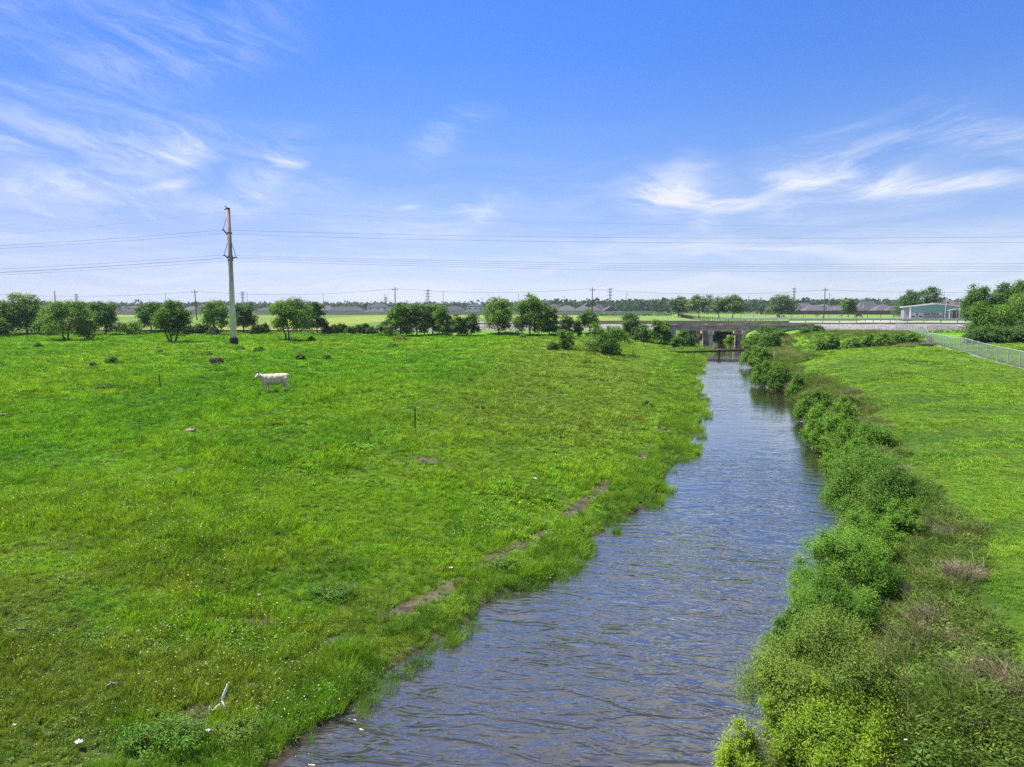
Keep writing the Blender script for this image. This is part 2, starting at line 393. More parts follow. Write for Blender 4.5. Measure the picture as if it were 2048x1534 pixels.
M['white_wall'] = pbr('pale_siding', (.62, .62, .63), .8, .1, .5)
M['tan_wall'] = pbr('tan_brick', (.52, .42, .32), .9, .15, .8)
M['peach_wall'] = pbr('peach_render', (.66, .48, .38), .9, .1, .6)
M['brick'] = pbr('red_brick', (.28, .12, .08), .9, .2, 3)
M['roof_blue'] = pbr('slate_blue_shingle', (.055, .06, .085), .9, .3, .8)
M['roof_grey'] = pbr('grey_shingle', (.10, .10, .115), .9, .25, .8)
M['roof_brown'] = pbr('brown_grey_shingle', (.09, .08, .08), .9, .25, .8)
M['fence_tan'] = pbr('tan_fence_board', (.50, .40, .31), .9, .2, 2, stretch=(3, 3, .3))
M['fence_brown'] = pbr('brown_fence_board', (.115, .07, .055), .9, .3, 2, stretch=(3, 3, .3))
M['fence_grey'] = pbr('grey_fence_board', (.42, .41, .39), .9, .2, 2, stretch=(3, 3, .3))
M['teal'] = pbr('teal_cladding', (.19, .32, .36), .8, .12, .8, stretch=(1, 1, 6))
M['grey_stone'] = pbr('grey_stone_wall', (.27, .275, .285), .9, .25, 2.5)
M['door_red'] = pbr('dark_red_door', (.16, .05, .04), .6, .2, 3)
M['roof_white'] = pbr('pale_metal_roof', (.5, .52, .52), .5, .1, .5, metal=.2)
M['bark'] = pbr('bark', (.13, .10, .075), .95, .4, 5, bump=.6, stretch=(1, 1, .3))
M['bark_pale'] = pbr('pale_bark', (.30, .27, .24), .95, .3, 5, bump=.5)
M['twig'] = pbr('dead_twig', (.22, .19, .165), .95, .3, 8)
M['plastic'] = pbr('pale_plastic', (.52, .55, .57), .5, .15, 8)
M['straw'] = pbr('straw', (.26, .205, .15), .95, .4, 12)
M['hide'] = None
M['leaf_tree'] = leafmat('tree_leaf', (.045, .115, .014), (.15, .29, .030), .33)
M['leaf_dark'] = leafmat('dark_tree_leaf', (.030, .085, .018), (.090, .19, .03), .36)
M['leaf_bright'] = leafmat('bright_tree_leaf', (.06, .15, .02), (.13, .26, .03), .4)
M['leaf_grey'] = leafmat('park_tree_leaf', (.07, .125, .05), (.12, .19, .07), .3)
M['leaf_bush'] = leafmat('bush_leaf', (.045, .125, .012), (.165, .33, .028), .27)
M['leaf_bushdark'] = leafmat('deep_bush_leaf', (.032, .095, .013), (.125, .26, .026), .25)
M['leaf_bushyel'] = leafmat('yellow_bush_leaf', (.09, .18, .010), (.29, .41, .024), .28)
M['leaf_olive'] = leafmat('olive_bush_leaf', (.060, .115, .016), (.19, .28, .032), .27)
M['leaf_far'] = leafmat('far_wood_leaf', (.04, .075, .045), (.075, .125, .065), .2, spec=False)
M['blade'] = leafmat('grass_blade', (1.05, 1.08, .95), (2.25, 2.15, 1.8), .36, tint=True)
M['dryblade'] = leafmat('dry_blade', (.12, .09, .06), (.26, .20, .14), .25)
M['seed'] = leafmat('seed_head', (.34, .31, .16), (.62, .56, .36), .2)

# ground: soil and thatch under the grass; far away it carries the colour of the grass itself
def ground_material():
    m, nt, out = newmat('ground'); L = nt.links.new
    b = nt.nodes.new('ShaderNodeBsdfPrincipled'); L(b.outputs[0], out.inputs[0]); b.inputs['Roughness'].default_value = .95; b.inputs['Specular IOR Level'].default_value = .15
    a = nt.nodes.new('ShaderNodeAttribute'); a.attribute_name = 'grasscol'
    dr = nt.nodes.new('ShaderNodeAttribute'); dr.attribute_name = 'dirt'
    ge = nt.nodes.new('ShaderNodeNewGeometry'); P = ge.outputs['Position']
    n1 = noise(nt, P, 9.0, 5, .7); n2 = noise(nt, P, 1.3, 5, .65); n3 = noise(nt, P, .22, 5, .6)
    x, y, z = xyz(nt, P)
    k = (n1.ss(.3, .7, .65, 1.3)) * (n2.ss(.3, .7, .72, 1.25)) * (n3.ss(.3, .7, .85, 1.15))
    kk = nt.nodes.new('ShaderNodeCombineColor')
    for i in range(3): L(k.o, kk.inputs[i])
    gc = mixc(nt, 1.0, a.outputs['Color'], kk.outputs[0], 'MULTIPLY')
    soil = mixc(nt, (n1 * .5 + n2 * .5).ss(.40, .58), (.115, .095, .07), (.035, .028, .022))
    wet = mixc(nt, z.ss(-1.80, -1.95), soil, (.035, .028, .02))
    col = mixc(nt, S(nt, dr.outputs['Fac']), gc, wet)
    L(col, b.inputs['Base Color'])
    bp = nt.nodes.new('ShaderNodeBump'); bp.inputs['Strength'].default_value = .6; bp.inputs['Distance'].default_value = .06
    L((n1 * .5 + n2).o, bp.inputs['Height']); L(bp.outputs[0], b.inputs['Normal'])
    return m
M['ground'] = ground_material()

def grass_colour(x, y):
    """albedo of the grass at a place (light and dark patches, sward type) - (n,3)"""
    x = np.asarray(x, float); y = np.asarray(y, float); L_ = xL(y); mid = (L_ + xR(y)) / 2
    lush = np.array((.098, .228, .009)); deep = np.array((.045, .150, .010)); yel = np.array((.148, .262, .013)); dry = np.array((.145, .165, .032)); far = np.array((.17, .215, .035))
    s = 1 + sstep(y, 30, 120) * 2.2
    p = fbm(x / 1.0, y / 1.6, 3.2, 50, 5); q = fbm(x, y * .6, 9, 60, 4); r = fbm(x, y, 1.1, 70, 4)
    e = lambda t: np.asarray(t)[..., None]
    c = lush + (yel - lush) * e(sstep(q, .44, .66) * .75)
    c = c + (deep - c) * e(sstep(p, .53, .70) * .42)
    c = c + (deep - c) * e(sstep(r, .54, .70) * .55)
    # drier, browner sward close to the camera on the left and on the bank
    fg = (1 - sstep(y, 11, 24)) * sstep(fbm(x, y, 1.8, 80, 4), .40, .60) * (x < mid)
    c = c + (dry * .85 - c) * e(fg * .55)
    bank = (1 - sstep(np.abs((L_ - x) / (4 + y * .11) - 1.0), .3, 1.2)) * sstep(y, 24, 40) * (x < mid) * (y < 130)
    c = c + (np.array((.150, .200, .035)) - c) * e(bank * .6)
    # mown lawn on the right
    lawn = (x > mid) & (y < 100)
    cl = np.array((.120, .225, .022)) + (yel - np.array((.120, .225, .022))) * e(sstep(y, 30, 85) * .35 + sstep(q, .45, .65) * .2)
    cl = cl + (np.array((.06, .15, .020)) - cl) * e(sstep(fbm(x, y * 2.4, 4.5, 90, 4), .52, .66) * .55)
    c = np.where(e(lawn), cl, c)
    f = sstep(y, 130, 190); fp = fbm(x, y * .25, 40, 95, 4)
    cf = far + (np.array((.085, .15, .03)) - far) * e(sstep(fp, .42, .62))
    cf = np.where(e(x > 60), np.array((.125, .21, .045)) + 0 * cf, cf)
    return c + (cf - c) * e(f)

def build_ground():
    ys = np.concatenate([np.arange(-40, 2, 3.0), np.arange(2, 62, .28), np.arange(62, 190, .7), 190 * (6500 / 190.0) ** (np.linspace(0, 1, 60))])
    xc = np.concatenate([np.arange(-115, -14, .9), np.arange(-14, 50, .3), np.arange(50, 120, .9)])
    tail = 120 * (6000 / 120.0) ** np.linspace(0.02, 1, 34)
    xs = np.concatenate([-tail[::-1], xc, tail]); X, Y = np.meshgrid(xs, ys); Z = terr(X, Y)
    o = grid_mesh('ground', X, Y, Z, M['ground']); tag(o, kind='structure')
    c = grass_colour(X, Y).reshape(-1, 3); dm = dirt(X, Y).ravel()
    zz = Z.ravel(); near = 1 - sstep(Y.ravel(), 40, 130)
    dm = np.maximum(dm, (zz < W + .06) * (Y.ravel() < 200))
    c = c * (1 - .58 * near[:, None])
    me = o.data
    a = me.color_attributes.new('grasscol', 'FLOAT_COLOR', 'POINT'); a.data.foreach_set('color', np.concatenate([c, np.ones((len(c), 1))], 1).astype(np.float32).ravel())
    d = me.attributes.new('dirt', 'FLOAT', 'POINT'); d.data.foreach_set('value', dm.astype(np.float32))
build_ground()

# ------------------------------------------------------------------ water
def water_material():
    m, nt, out = newmat('water'); L = nt.links.new
    b = nt.nodes.new('ShaderNodeBsdfDiffuse'); b.inputs[0].default_value = (.030, .028, .022, 1)     # silty water body
    gl = nt.nodes.new('ShaderNodeBsdfGlossy'); gl.inputs[0].default_value = (1, .95, .84, 1); gl.inputs['Roughness'].default_value = .04
    lw = nt.nodes.new('ShaderNodeLayerWeight'); lw.inputs[0].default_value = .5; f = S(nt, lw.outputs['Facing']).pw(2.1) * .92 + .08
    mx = nt.nodes.new('ShaderNodeMixShader'); L(f.o, mx.inputs[0]); L(b.outputs[0], mx.inputs[1]); L(gl.outputs[0], mx.inputs[2]); L(mx.outputs[0], out.inputs[0])
    ge = nt.nodes.new('ShaderNodeNewGeometry'); x, y, z = xyz(nt, ge.outputs['Position'])
    def layer(ang, kx, ky, seed, dist, sharp):
        c, s_ = math.cos(R(ang)), math.sin(R(ang)); u = x * c + y * s_; v = y * c - x * s_
        wv = noise(nt, vec(nt, u * .35, v * .35, seed + 2), 1, 2) * 1.2
        n = noise(nt, vec(nt, u * kx, v * ky + wv, seed), 1.0, 3, .45, dist)
        rdg = ((n * 2 - 1)._m('ABSOLUTE') * -1 + 1)
        return (rdg.pw(2.2) if sharp else n)
    w1 = layer(-16, .55, 2.1, 1, .5, True); w2 = layer(8, .7, 2.9, 4, .5, True); w3 = layer(-30, 2.6, 7.0, 7, .4, False); w4 = layer(20, 9, 16, 12, .2, False)
    patch = noise(nt, vec(nt, x * .12, y * .10, 2), 1, 3).ss(.36, .62, .35, 1.0)
    fade = y.ss(80, 100, 1.0, .35) * y.ss(12, 42, .85, .17)
    h = (w1 * .058 + w2 * .030 + w3 * .005 * y.ss(12, 26, 1, 0) ) * patch * fade
    bp = nt.nodes.new('ShaderNodeBump'); bp.inputs['Strength'].default_value = 1.0; bp.inputs['Distance'].default_value = 1.0
    L(h.o, bp.inputs['Height'])
    for q in (b, gl, lw): L(bp.outputs[0], q.inputs['Normal'])
    return m
def build_water():
    ys = np.concatenate([np.arange(-30, 120, 1.0), np.arange(120, 262, 4.0)]); t = np.linspace(0, 1, 14)
    l = xL(ys) - 2.2; r = xR(ys) + 1.6
    X = l[:, None] + (r - l)[:, None] * t; Y = ys[:, None] + 0 * X
    o = grid_mesh('stream_water', X, Y, np.full(X.shape, W), water_material(), False); tag(o, kind='structure')
build_water()

# ------------------------------------------------------------------ grass: tufts scattered over the ground
rng = np.random.RandomState(4)
def tuft(name, n, rad, h0, h1, wid, bend, mat='blade', heads=0, hsize=.012, seed=1):
    r = np.random.RandomState(seed); V = []; mi = []
    a = r.rand(n) * 6.283; d = np.sqrt(r.rand(n)) * rad; bx, by = d * np.cos(a), d * np.sin(a)
    ta = a + r.randn(n) * .9; h = h0 + (h1 - h0) * r.rand(n); b = bend * (.3 + r.rand(n)) * h
    fa = r.rand(n) * 6.283; wx, wy = np.cos(fa) * wid / 2, np.sin(fa) * wid / 2
    mx_, my_, mz = bx + np.cos(ta) * b * .35, by + np.sin(ta) * b * .35, h * .6
    tx, ty, tz = bx + np.cos(ta) * b, by + np.sin(ta) * b, h
    q = np.stack([np.stack([bx - wx, by - wy, 0 * h - .02], 1), np.stack([bx + wx, by + wy, 0 * h - .02], 1), np.stack([mx_ + wx * .8, my_ + wy * .8, mz], 1), np.stack([mx_ - wx * .8, my_ - wy * .8, mz], 1)], 1)
    q2 = np.stack([q[:, 3], q[:, 2], np.stack([tx + wx * .12, ty + wy * .12, tz], 1), np.stack([tx - wx * .12, ty - wy * .12, tz], 1)], 1)
    V = [q, q2]; mi = [np.zeros(2 * n, int)]
    if heads:
        k = r.choice(n, heads, replace=False); c = np.stack([tx[k], ty[k], tz[k] + .02], 1); hs = hsize * (.6 + .8 * r.rand(heads))[:, None]
        u = r.randn(heads, 3); u /= np.linalg.norm(u, axis=1)[:, None]; v = np.cross(u, r.randn(heads, 3)); v /= np.linalg.norm(v, axis=1)[:, None]
        V.append(np.stack([c - u * hs, c - v * hs, c + u * hs, c + v * hs], 1)); mi.append(np.ones(heads, int))
    # blade = two quads that share an edge: weld so that the two are one island
    V = np.concatenate(V); me_o = quads_mesh(name, V, None, mats=[M[mat], M['seed']], midx=np.concatenate(mi))
    COL.objects.unlink(me_o); return me_o
def weed(name, n, rad, h, size, seed, mat='blade'):
    r = np.random.RandomState(seed); a = r.rand(n) * 6.283; d = np.sqrt(r.rand(n)) * rad
    c = np.stack([d * np.cos(a), d * np.sin(a), h * (1 - (d / rad) ** 2 * .6) * (.35 + .65 * r.rand(n))], 1)
    o = leaves(c, size * (.6 + .8 * r.rand(n)), r, .8, .55); me_o = quads_mesh(name, o, M[mat]); COL.objects.unlink(me_o); return me_o
def leaves(c, size, r, up=.5, asp=.5, nrm=None):
    """leaf quads (diamond-ish) at points c"""
    n = len(c); N = r.randn(n, 3); N /= np.linalg.norm(N, axis=1)[:, None]
    N[:, 2] = np.abs(N[:, 2]) + up
    if nrm is not None: N = N + nrm * 1.1
    N /= np.linalg.norm(N, axis=1)[:, None]
    u = np.cross(N, r.randn(n, 3)); u /= np.linalg.norm(u, axis=1)[:, None] + 1e-9; v = np.cross(N, u)
    s = np.asarray(size)[:, None] if hasattr(size, '__len__') else size
    return np.stack([c - u * s * .5, c - v * s * asp * .5 + u * s * .08, c + u * s * .5, c + v * s * asp * .5 + u * s * .08], 1)
def coll(name, objs):
    c = bpy.data.collections.new(name)
    for o in objs: c.objects.link(o)
    return c
def scatter(name, label, cat, x, y, z, scale, tint, idx, collection, tilt=.15):
    n = len(x); me = bpy.data.meshes.new(name); me.vertices.add(n)
    me.vertices.foreach_set('co', np.stack([x, y, z], 1).astype(np.float32).ravel())
    rot = np.stack([rng.randn(n) * tilt, rng.randn(n) * tilt, rng.rand(n) * 6.283], 1)
    sc = np.asarray(scale) if np.ndim(scale) == 2 else np.stack([scale] * 3, 1)
    for nm, ty, key, data in (('rot', 'FLOAT_VECTOR', 'vector', rot), ('scl', 'FLOAT_VECTOR', 'vector', sc), ('idx', 'INT', 'value', idx), ('tint', 'FLOAT_COLOR', 'color', np.concatenate([tint, np.ones((n, 1))], 1))):
        a = me.attributes.new(nm, ty, 'POINT'); a.data.foreach_set(key, np.asarray(data, np.int32 if ty == 'INT' else np.float32).ravel())
    o = link(bpy.data.objects.new(name, me)); tag(o, label, cat, kind='stuff')
    ng = bpy.data.node_groups.new(name + '_nodes', 'GeometryNodeTree'); N = ng.nodes; L = ng.links.new
    ng.interface.new_socket('Geometry', in_out='INPUT', socket_type='NodeSocketGeometry'); ng.interface.new_socket('Geometry', in_out='OUTPUT', socket_type='NodeSocketGeometry')
    gi = N.new('NodeGroupInput'); go = N.new('NodeGroupOutput'); ip = N.new('GeometryNodeInstanceOnPoints'); ci = N.new('GeometryNodeCollectionInfo')
    ci.inputs['Collection'].default_value = collection; ci.inputs['Separate Children'].default_value = True; ci.inputs['Reset Children'].default_value = True
    L(gi.outputs[0], ip.inputs['Points']); L(ci.outputs[0], ip.inputs['Instance']); ip.inputs['Pick Instance'].default_value = True
    for nm, ty, sock in (('idx', 'INT', 'Instance Index'), ('rot', 'FLOAT_VECTOR', 'Rotation'), ('scl', 'FLOAT_VECTOR', 'Scale')):
        a = N.new('GeometryNodeInputNamedAttribute'); a.data_type = ty; a.inputs[0].default_value = nm
        src = a.outputs[0]
        L(src, ip.inputs[sock])
    L(ip.outputs[0], go.inputs[0])
    md = o.modifiers.new('scatter', 'NODES'); md.node_group = ng
    return o
def field_points(y0, y1, dens, half=.80, xm=2.5):
    """random points over the ground that the photo sees between two distances, plus a margin"""
    A = half * (y1 * y1 - y0 * y0) + 2 * xm * (y1 - y0); n = int(A * dens)
    y = np.sqrt(y0 * y0 + (y1 * y1 - y0 * y0) * rng.rand(n)); x = (rng.rand(n) * 2 - 1) * (half * y + xm)
    return x, y
def build_grass():
    near = coll('pasture_tufts', [tuft('a_tuft', 34, .085, .03, .11, .0075, .9, seed=1), tuft('b_tuft', 30, .075, .04, .15, .007, .7, seed=2), tuft('c_tuft', 26, .07, .05, .17, .006, .5, heads=3, seed=3, hsize=.009),
                                  weed('d_weed', 46, .10, .07, .045, 4), weed('e_weed', 60, .13, .11, .035, 5), tuft('f_tuft', 22, .05, .10, .22, .007, .5, seed=6)])
    mid = coll('mid_tufts', [tuft('a_mid', 44, .17, .05, .14, .016, .8, seed=11), tuft('b_mid', 40, .16, .06, .17, .015, .6, seed=12), tuft('c_mid', 36, .15, .06, .18, .014, .5, heads=3, hsize=.015, seed=13),
                             weed('d_mid', 50, .2, .12, .075, 14), tuft('f_mid', 30, .11, .12, .26, .014, .5, seed=16)])
    far = coll('far_tufts', [tuft('a_far', 46, .40, .08, .22, .042, .8, seed=21), tuft('b_far', 46, .40, .08, .26, .038, .6, seed=22), tuft('c_far', 40, .36, .08, .24, .036, .5, heads=2, hsize=.03, seed=23), weed('d_far', 44, .42, .2, .17, 24)])
    def put(tag_, cset, nv, x, y, w, base_s):
        z = terr(x, y); mid_ = (xL(y) + xR(y)) / 2; left = x < mid_; dl = xL(y) - x; dr = x - xR(y)
        dm = dirt(x, y)
        keep = np.where(left, dl > .1, x > xE(y) - .35 + (fbm(x, y, 2, 151, 3) - .5) * 1.2) & (z > W + .03) & (rng.rand(len(x)) > dm * .86)
        keep &= ~((y > 136) & (x > -20)) & ~((y > 98) & (~left))
        x, y, z = x[keep], y[keep], z[keep]; left = left[keep]
        tn = grass_colour(x, y); tn = tn * (.52 + .88 * rng.rand(len(x)) ** 1.2)[:, None] * (1 + (rng.rand(len(x), 3) - .5) * np.array((.35, .12, .3)))
        wet = 1 - sstep(xL(y) - x, 1.0, 3.2 + y * .02)
        lush = fbm(x, y, 2.4, 120, 3)
        s = base_s * (.62 + .55 * rng.rand(len(x))) * (.7 + .75 * sstep(lush, .35, .7))
        s = np.where(left, s, s * (.62 if tag_ == 'near' else .8))
        hz = s * np.where(left, .55 + .5 * rng.rand(len(x)), .5)
        idx = np.zeros(len(x), int); u = rng.rand(len(x)); weedy = sstep(fbm(x, y, 2.0, 130, 4), .50, .62)
        if nv == 6: idx = np.select([u < .30, u < .52, u < .52 + .14, u < .66 + .22 * weedy, u < .70 + .28 * weedy], [0, 1, 2, 3, 4], 5)
        elif nv == 5: idx = np.select([u < .34, u < .60, u < .66, u < .66 + .26 * weedy], [0, 1, 2, 3], 4)
        else: idx = np.select([u < .42, u < .76, u < .80, u < .80 + .2 * weedy], [0, 1, 2, 3], 0)
        idx = np.where(left, idx, np.where(u < .5, 0, 1))
        isw = (idx == 3) | ((idx == 4) & (nv == 6)); tn = np.where(isw[:, None], tn * np.array([.62, .72, 1.1]), tn)
        return x, y, z, np.stack([s, s, hz], 1), tn, idx
    a = [put('near', near, 6, *field_points(5, 15, 230), None, 1.0), put('near', near, 6, *field_points(15, 24, 120), None, 1.3)]
    cc = [np.concatenate(q) for q in zip(*a)]
    L_ = cc[0] < (xL(cc[1]) + xR(cc[1])) / 2
    for nm, sel, lb, ct in (('pasture_grass', L_, 'rough green pasture grass with weeds and pale seed heads on the near field', 'grass'), ('lawn_grass', ~L_, 'short even lawn grass on the near end of the mown bank', 'grass')):
        q = [w_[sel] for w_ in cc]; scatter(nm, lb, ct, q[0], q[1], q[2], q[3], q[4], q[5], near)
    a = [put('mid', mid, 5, *field_points(24, 40, 34), None, 1.0), put('mid', mid, 5, *field_points(40, 58, 15), None, 1.35)]
    cc = [np.concatenate(q) for q in zip(*a)]
    L_ = cc[0] < (xL(cc[1]) + xR(cc[1])) / 2
    for nm, sel, lb, ct in (('pasture_grass', L_, 'bright green pasture grass around the pale cow', 'grass'), ('lawn_grass', ~L_, 'short mown lawn grass in the middle of the right bank', 'grass')):
        q = [w_[sel] for w_ in cc]; scatter(nm, lb, ct, q[0], q[1], q[2], q[3], q[4], q[5], mid)
    a = [put('far', far, 4, *field_points(58, 95, 4.2), None, 1.0), put('far', far, 4, *field_points(95, 152, 2.2), None, 1.25)]
    cc = [np.concatenate(q) for q in zip(*a)]
    L_ = cc[0] < (xL(cc[1]) + xR(cc[1])) / 2
    for nm, sel, lb, ct in (('pasture_grass', L_, 'distant pasture grass running up to the hedge line', 'grass'), ('lawn_grass', ~L_, 'short lawn grass by the chain link fence', 'grass')):
        q = [w_[sel] for w_ in cc]; scatter(nm, lb, ct, q[0], q[1], q[2], q[3], q[4], q[5], far)
    # tall sedge along the left water's edge
    sedge = coll('sedge_tufts', [tuft('a_sedge', 70, .16, .16, .42, .009, .55, seed=31), tuft('b_sedge', 80, .18, .12, .34, .010, .8, seed=32), weed('c_sedge', 70, .2, .22, .05, 33), tuft('d_sedge', 50, .12, .25, .55, .009, .5, seed=34)])
    n = 9000; y = 5 + 118 * rng.rand(n) ** 1.35; L_ = xL(y); d = -.45 + 2.6 * rng.rand(n) ** 1.2; d *= (1 + y * .012); x = L_ - d
    nn = fbm(x, y, 1.3, 140, 3); z = terr(x, y); pm = pathmask(x, y)
    keep = (nn > .36 + .10 * (d > 1.2)) & (rng.rand(n) > pm) & (z > W - .28)
    keep &= ~((nn < .52) & (d < .15))
    x, y, z, d = x[keep], y[keep], z[keep], d[keep]; z = np.maximum(z, W - .05)
    s = (.45 + .5 * rng.rand(len(x))) * (1 + y * .004) * (1 - .45 * sstep(d, .7, 2.4)); vq = sstep(fbm(x, y, 1.4, 145, 3), .38, .64); tn = np.array((.050, .135, .016)) + vq[:, None] * np.array((.055, .09, -.004)) + rng.rand(len(x), 1) * np.array((.035, .03, .004)); tn *= (.5 + .55 * rng.rand(len(x)))[:, None]; s = s * (.7 + .45 * vq)
    scatter('shore_grass', 'tall bright sedge fringe standing along the left edge of the stream', 'grass', x, y, z, np.stack([s * (1 + y * .01), s * (1 + y * .01), s], 1), tn, rng.randint(0, 4, len(x)), sedge)
    # rough weeds on the right bank, between the bushes and the lawn
    rough = coll('bank_weeds', [tuft('a_rough', 60, .18, .10, .36, .010, .9, seed=41), weed('b_rough', 110, .24, .26, .05, 42), weed('c_rough', 90, .2, .36, .042, 43), tuft('d_rough', 46, .2, .15, .45, .008, 1.2, mat='dryblade', seed=44)])
    n = 26000; y = 5 + 128 * rng.rand(n) ** 1.7; wd = np.where(y < 76, np.clip(xE(y) - xR(y), 2, 9), 6.0); d = (wd + .8) * rng.rand(n); x = xR(y) + d; z = terr(x, y)
    keep = (d < wd - .25 + (fbm(x, y, 2, 150, 3) - .5) * 1.6) & (z > W + .02)
    x2 = 20 + 62 * rng.rand(9000); y2 = 76 + 62 * rng.rand(9000); z2 = terr(x2, y2)
    yc = np.interp(x2, [20, 27, 33, 56, 90], [64, 69, 79, 91, 96]); k2 = (y2 > yc + 2) & (x2 > xR(y2) + .5) & (x2 < np.interp(y2, [70, 103, 154], [50, 61, 82]) + 1.5)
    x = np.concatenate([x[keep], x2[k2]]); y = np.concatenate([y[keep], y2[k2]]); z = np.concatenate([z[keep], z2[k2]])
    s = (.55 + .7 * rng.rand(len(x))) * (1 + y * .010); u = rng.rand(len(x)); dry = sstep(fbm(x, y, 1.6, 160, 3), .55, .68)
    idx = np.select([u < .36, u < .60, u < .80 - .1 * dry, u < .80], [0, 1, 2, 3], np.where(rng.rand(len(x)) < dry, 3, 0)); idx = np.where((u > .7) & (dry > .5), 3, idx)
    tn = np.array((.042, .092, .015)) + rng.rand(len(x), 1) * np.array((.06, .065, .010)); tn *= (.42 + .75 * rng.rand(len(x)))[:, None]
    scatter('bank_weeds', 'tangled green weeds and dry stalks covering the right bank behind the bushes', 'weeds', x, y, z, np.stack([s, s, s * np.where(y > 70, .5, .62)], 1), tn, idx, rough)
if not globals().get('NOGRASS'): build_grass()

# ------------------------------------------------------------------ trees and bushes
def nz(v): return v / (np.linalg.norm(v, axis=-1, keepdims=True) + 1e-9)
def limb_mb(mb, p0, p1, r0, r1, r, n=6, wob=.08, k=5):
    p0 = np.array(p0, float); p1 = np.array(p1, float); L_ = np.linalg.norm(p1 - p0); pts = []
    for i in range(k):
        t = i / (k - 1); pts.append(p0 + (p1 - p0) * t + (r.randn(3) * wob * L_ * math.sin(math.pi * t)))
    mb.tube([tuple(p) for p in pts], [r0 + (r1 - r0) * i / (k - 1) for i in range(k)], n)
def tree(name, label, cat, loc, w, h, leaf='leaf_tree', group=None, seed=0, trunk=.25, n=4200, ls=.26, sparse=0.0, lobes=14, top=.0, bark='bark', flat=1.0, stems=1, lean=0.0, wisps=9):
    """tapered trunk with limbs; crown of leaf clumps with gaps. w: crown width, h: whole height, trunk: share of the height that is bare"""
    r = np.random.RandomState(seed + 1000); e = empty(name, loc, label, cat, group)
    ch = h * (1 - trunk); cz = h * trunk; rx = w / 2
    C = []; Rr = []
    for i in range(lobes):
        a = i * 2.399 + r.rand(); t = (i + .5) / lobes; q = r.rand() ** .6
        zz = cz + ch * (.08 + .76 * t) ; env = math.sqrt(max(.05, 1 - ((t - .42) / .68) ** 2)) if not top else math.sqrt(max(.05, 1 - ((t - top) / .8) ** 2))
        rad = rx * env * (.25 + .55 * q); C.append((math.cos(a) * rad + lean * t * w, math.sin(a) * rad, zz)); s_ = rx * (.34 + .20 * r.rand()) * (1 - .25 * t); Rr.append((s_, s_, s_ * .72 * flat * min(1.3, h / w + .25)))
    for i in range(wisps):
        a = r.rand() * 6.28; t = .55 + .45 * r.rand(); C.append((math.cos(a) * rx * (.35 + .55 * r.rand()) * (1.25 - t * .7) + lean * w * t, math.sin(a) * rx * .7 * (1.1 - t * .5), cz + ch * (t * .96 + .02))); s_ = rx * (.13 + .12 * r.rand()); Rr.append((s_, s_, s_ * .8))
    C = np.array(C); Rr = np.array(Rr)
    # leaves in twig-sized clumps on the shells of the lobes
    wgt = Rr[:, 0] * Rr[:, 1]; wgt /= wgt.sum(); m = max(30, int(n / 9)); li = r.choice(len(C), m, p=wgt); C = C + r.randn(*C.shape) * rx * np.array((.10, .10, .07))
    d = nz(r.randn(m, 3)); d[:, 2] = np.where(d[:, 2] < -.35, -d[:, 2], d[:, 2]); rr = (.55 + .5 * r.rand(m) ** .5)[:, None]
    cc = C[li] + d * Rr[li] * rr; keep = r.rand(m) > sparse; cc = cc[keep]; dd = d[keep]
    k = 9; pts = np.repeat(cc, k, 0) + r.randn(len(cc) * k, 3) * (rx * .075 + ls * .35) * np.array((1, 1, .7)); nn = np.repeat(dd, k, 0)
    pts[:, 2] = np.maximum(pts[:, 2], .1)
    V = leaves(pts, ls * (.6 + .7 * r.rand(len(pts))), r, .25, .62, nn)
    quads_mesh('crown', V, M[leaf], e)
    mb = MB(); tr = max(.05, h * .020)
    for s_ in range(stems):
        bx = (s_ - (stems - 1) / 2) * w * .06; b0 = (bx, r.randn() * .05, -.15); b1 = (bx * 3 + r.randn() * .06 * w + lean * w * .3, r.randn() * .05 * w, h * max(trunk, .22) + .08 * h)
        limb_mb(mb, b0, b1, tr * 1.3, tr * .8, r, 7, .03)
        for i in r.choice(len(C), min(len(C), max(4, 10 // stems)), replace=False): limb_mb(mb, b1, tuple(C[i]), tr * .6, tr * .12, r, 5, .05)
    mb.build('trunk', M[bark], e, True)
    return e
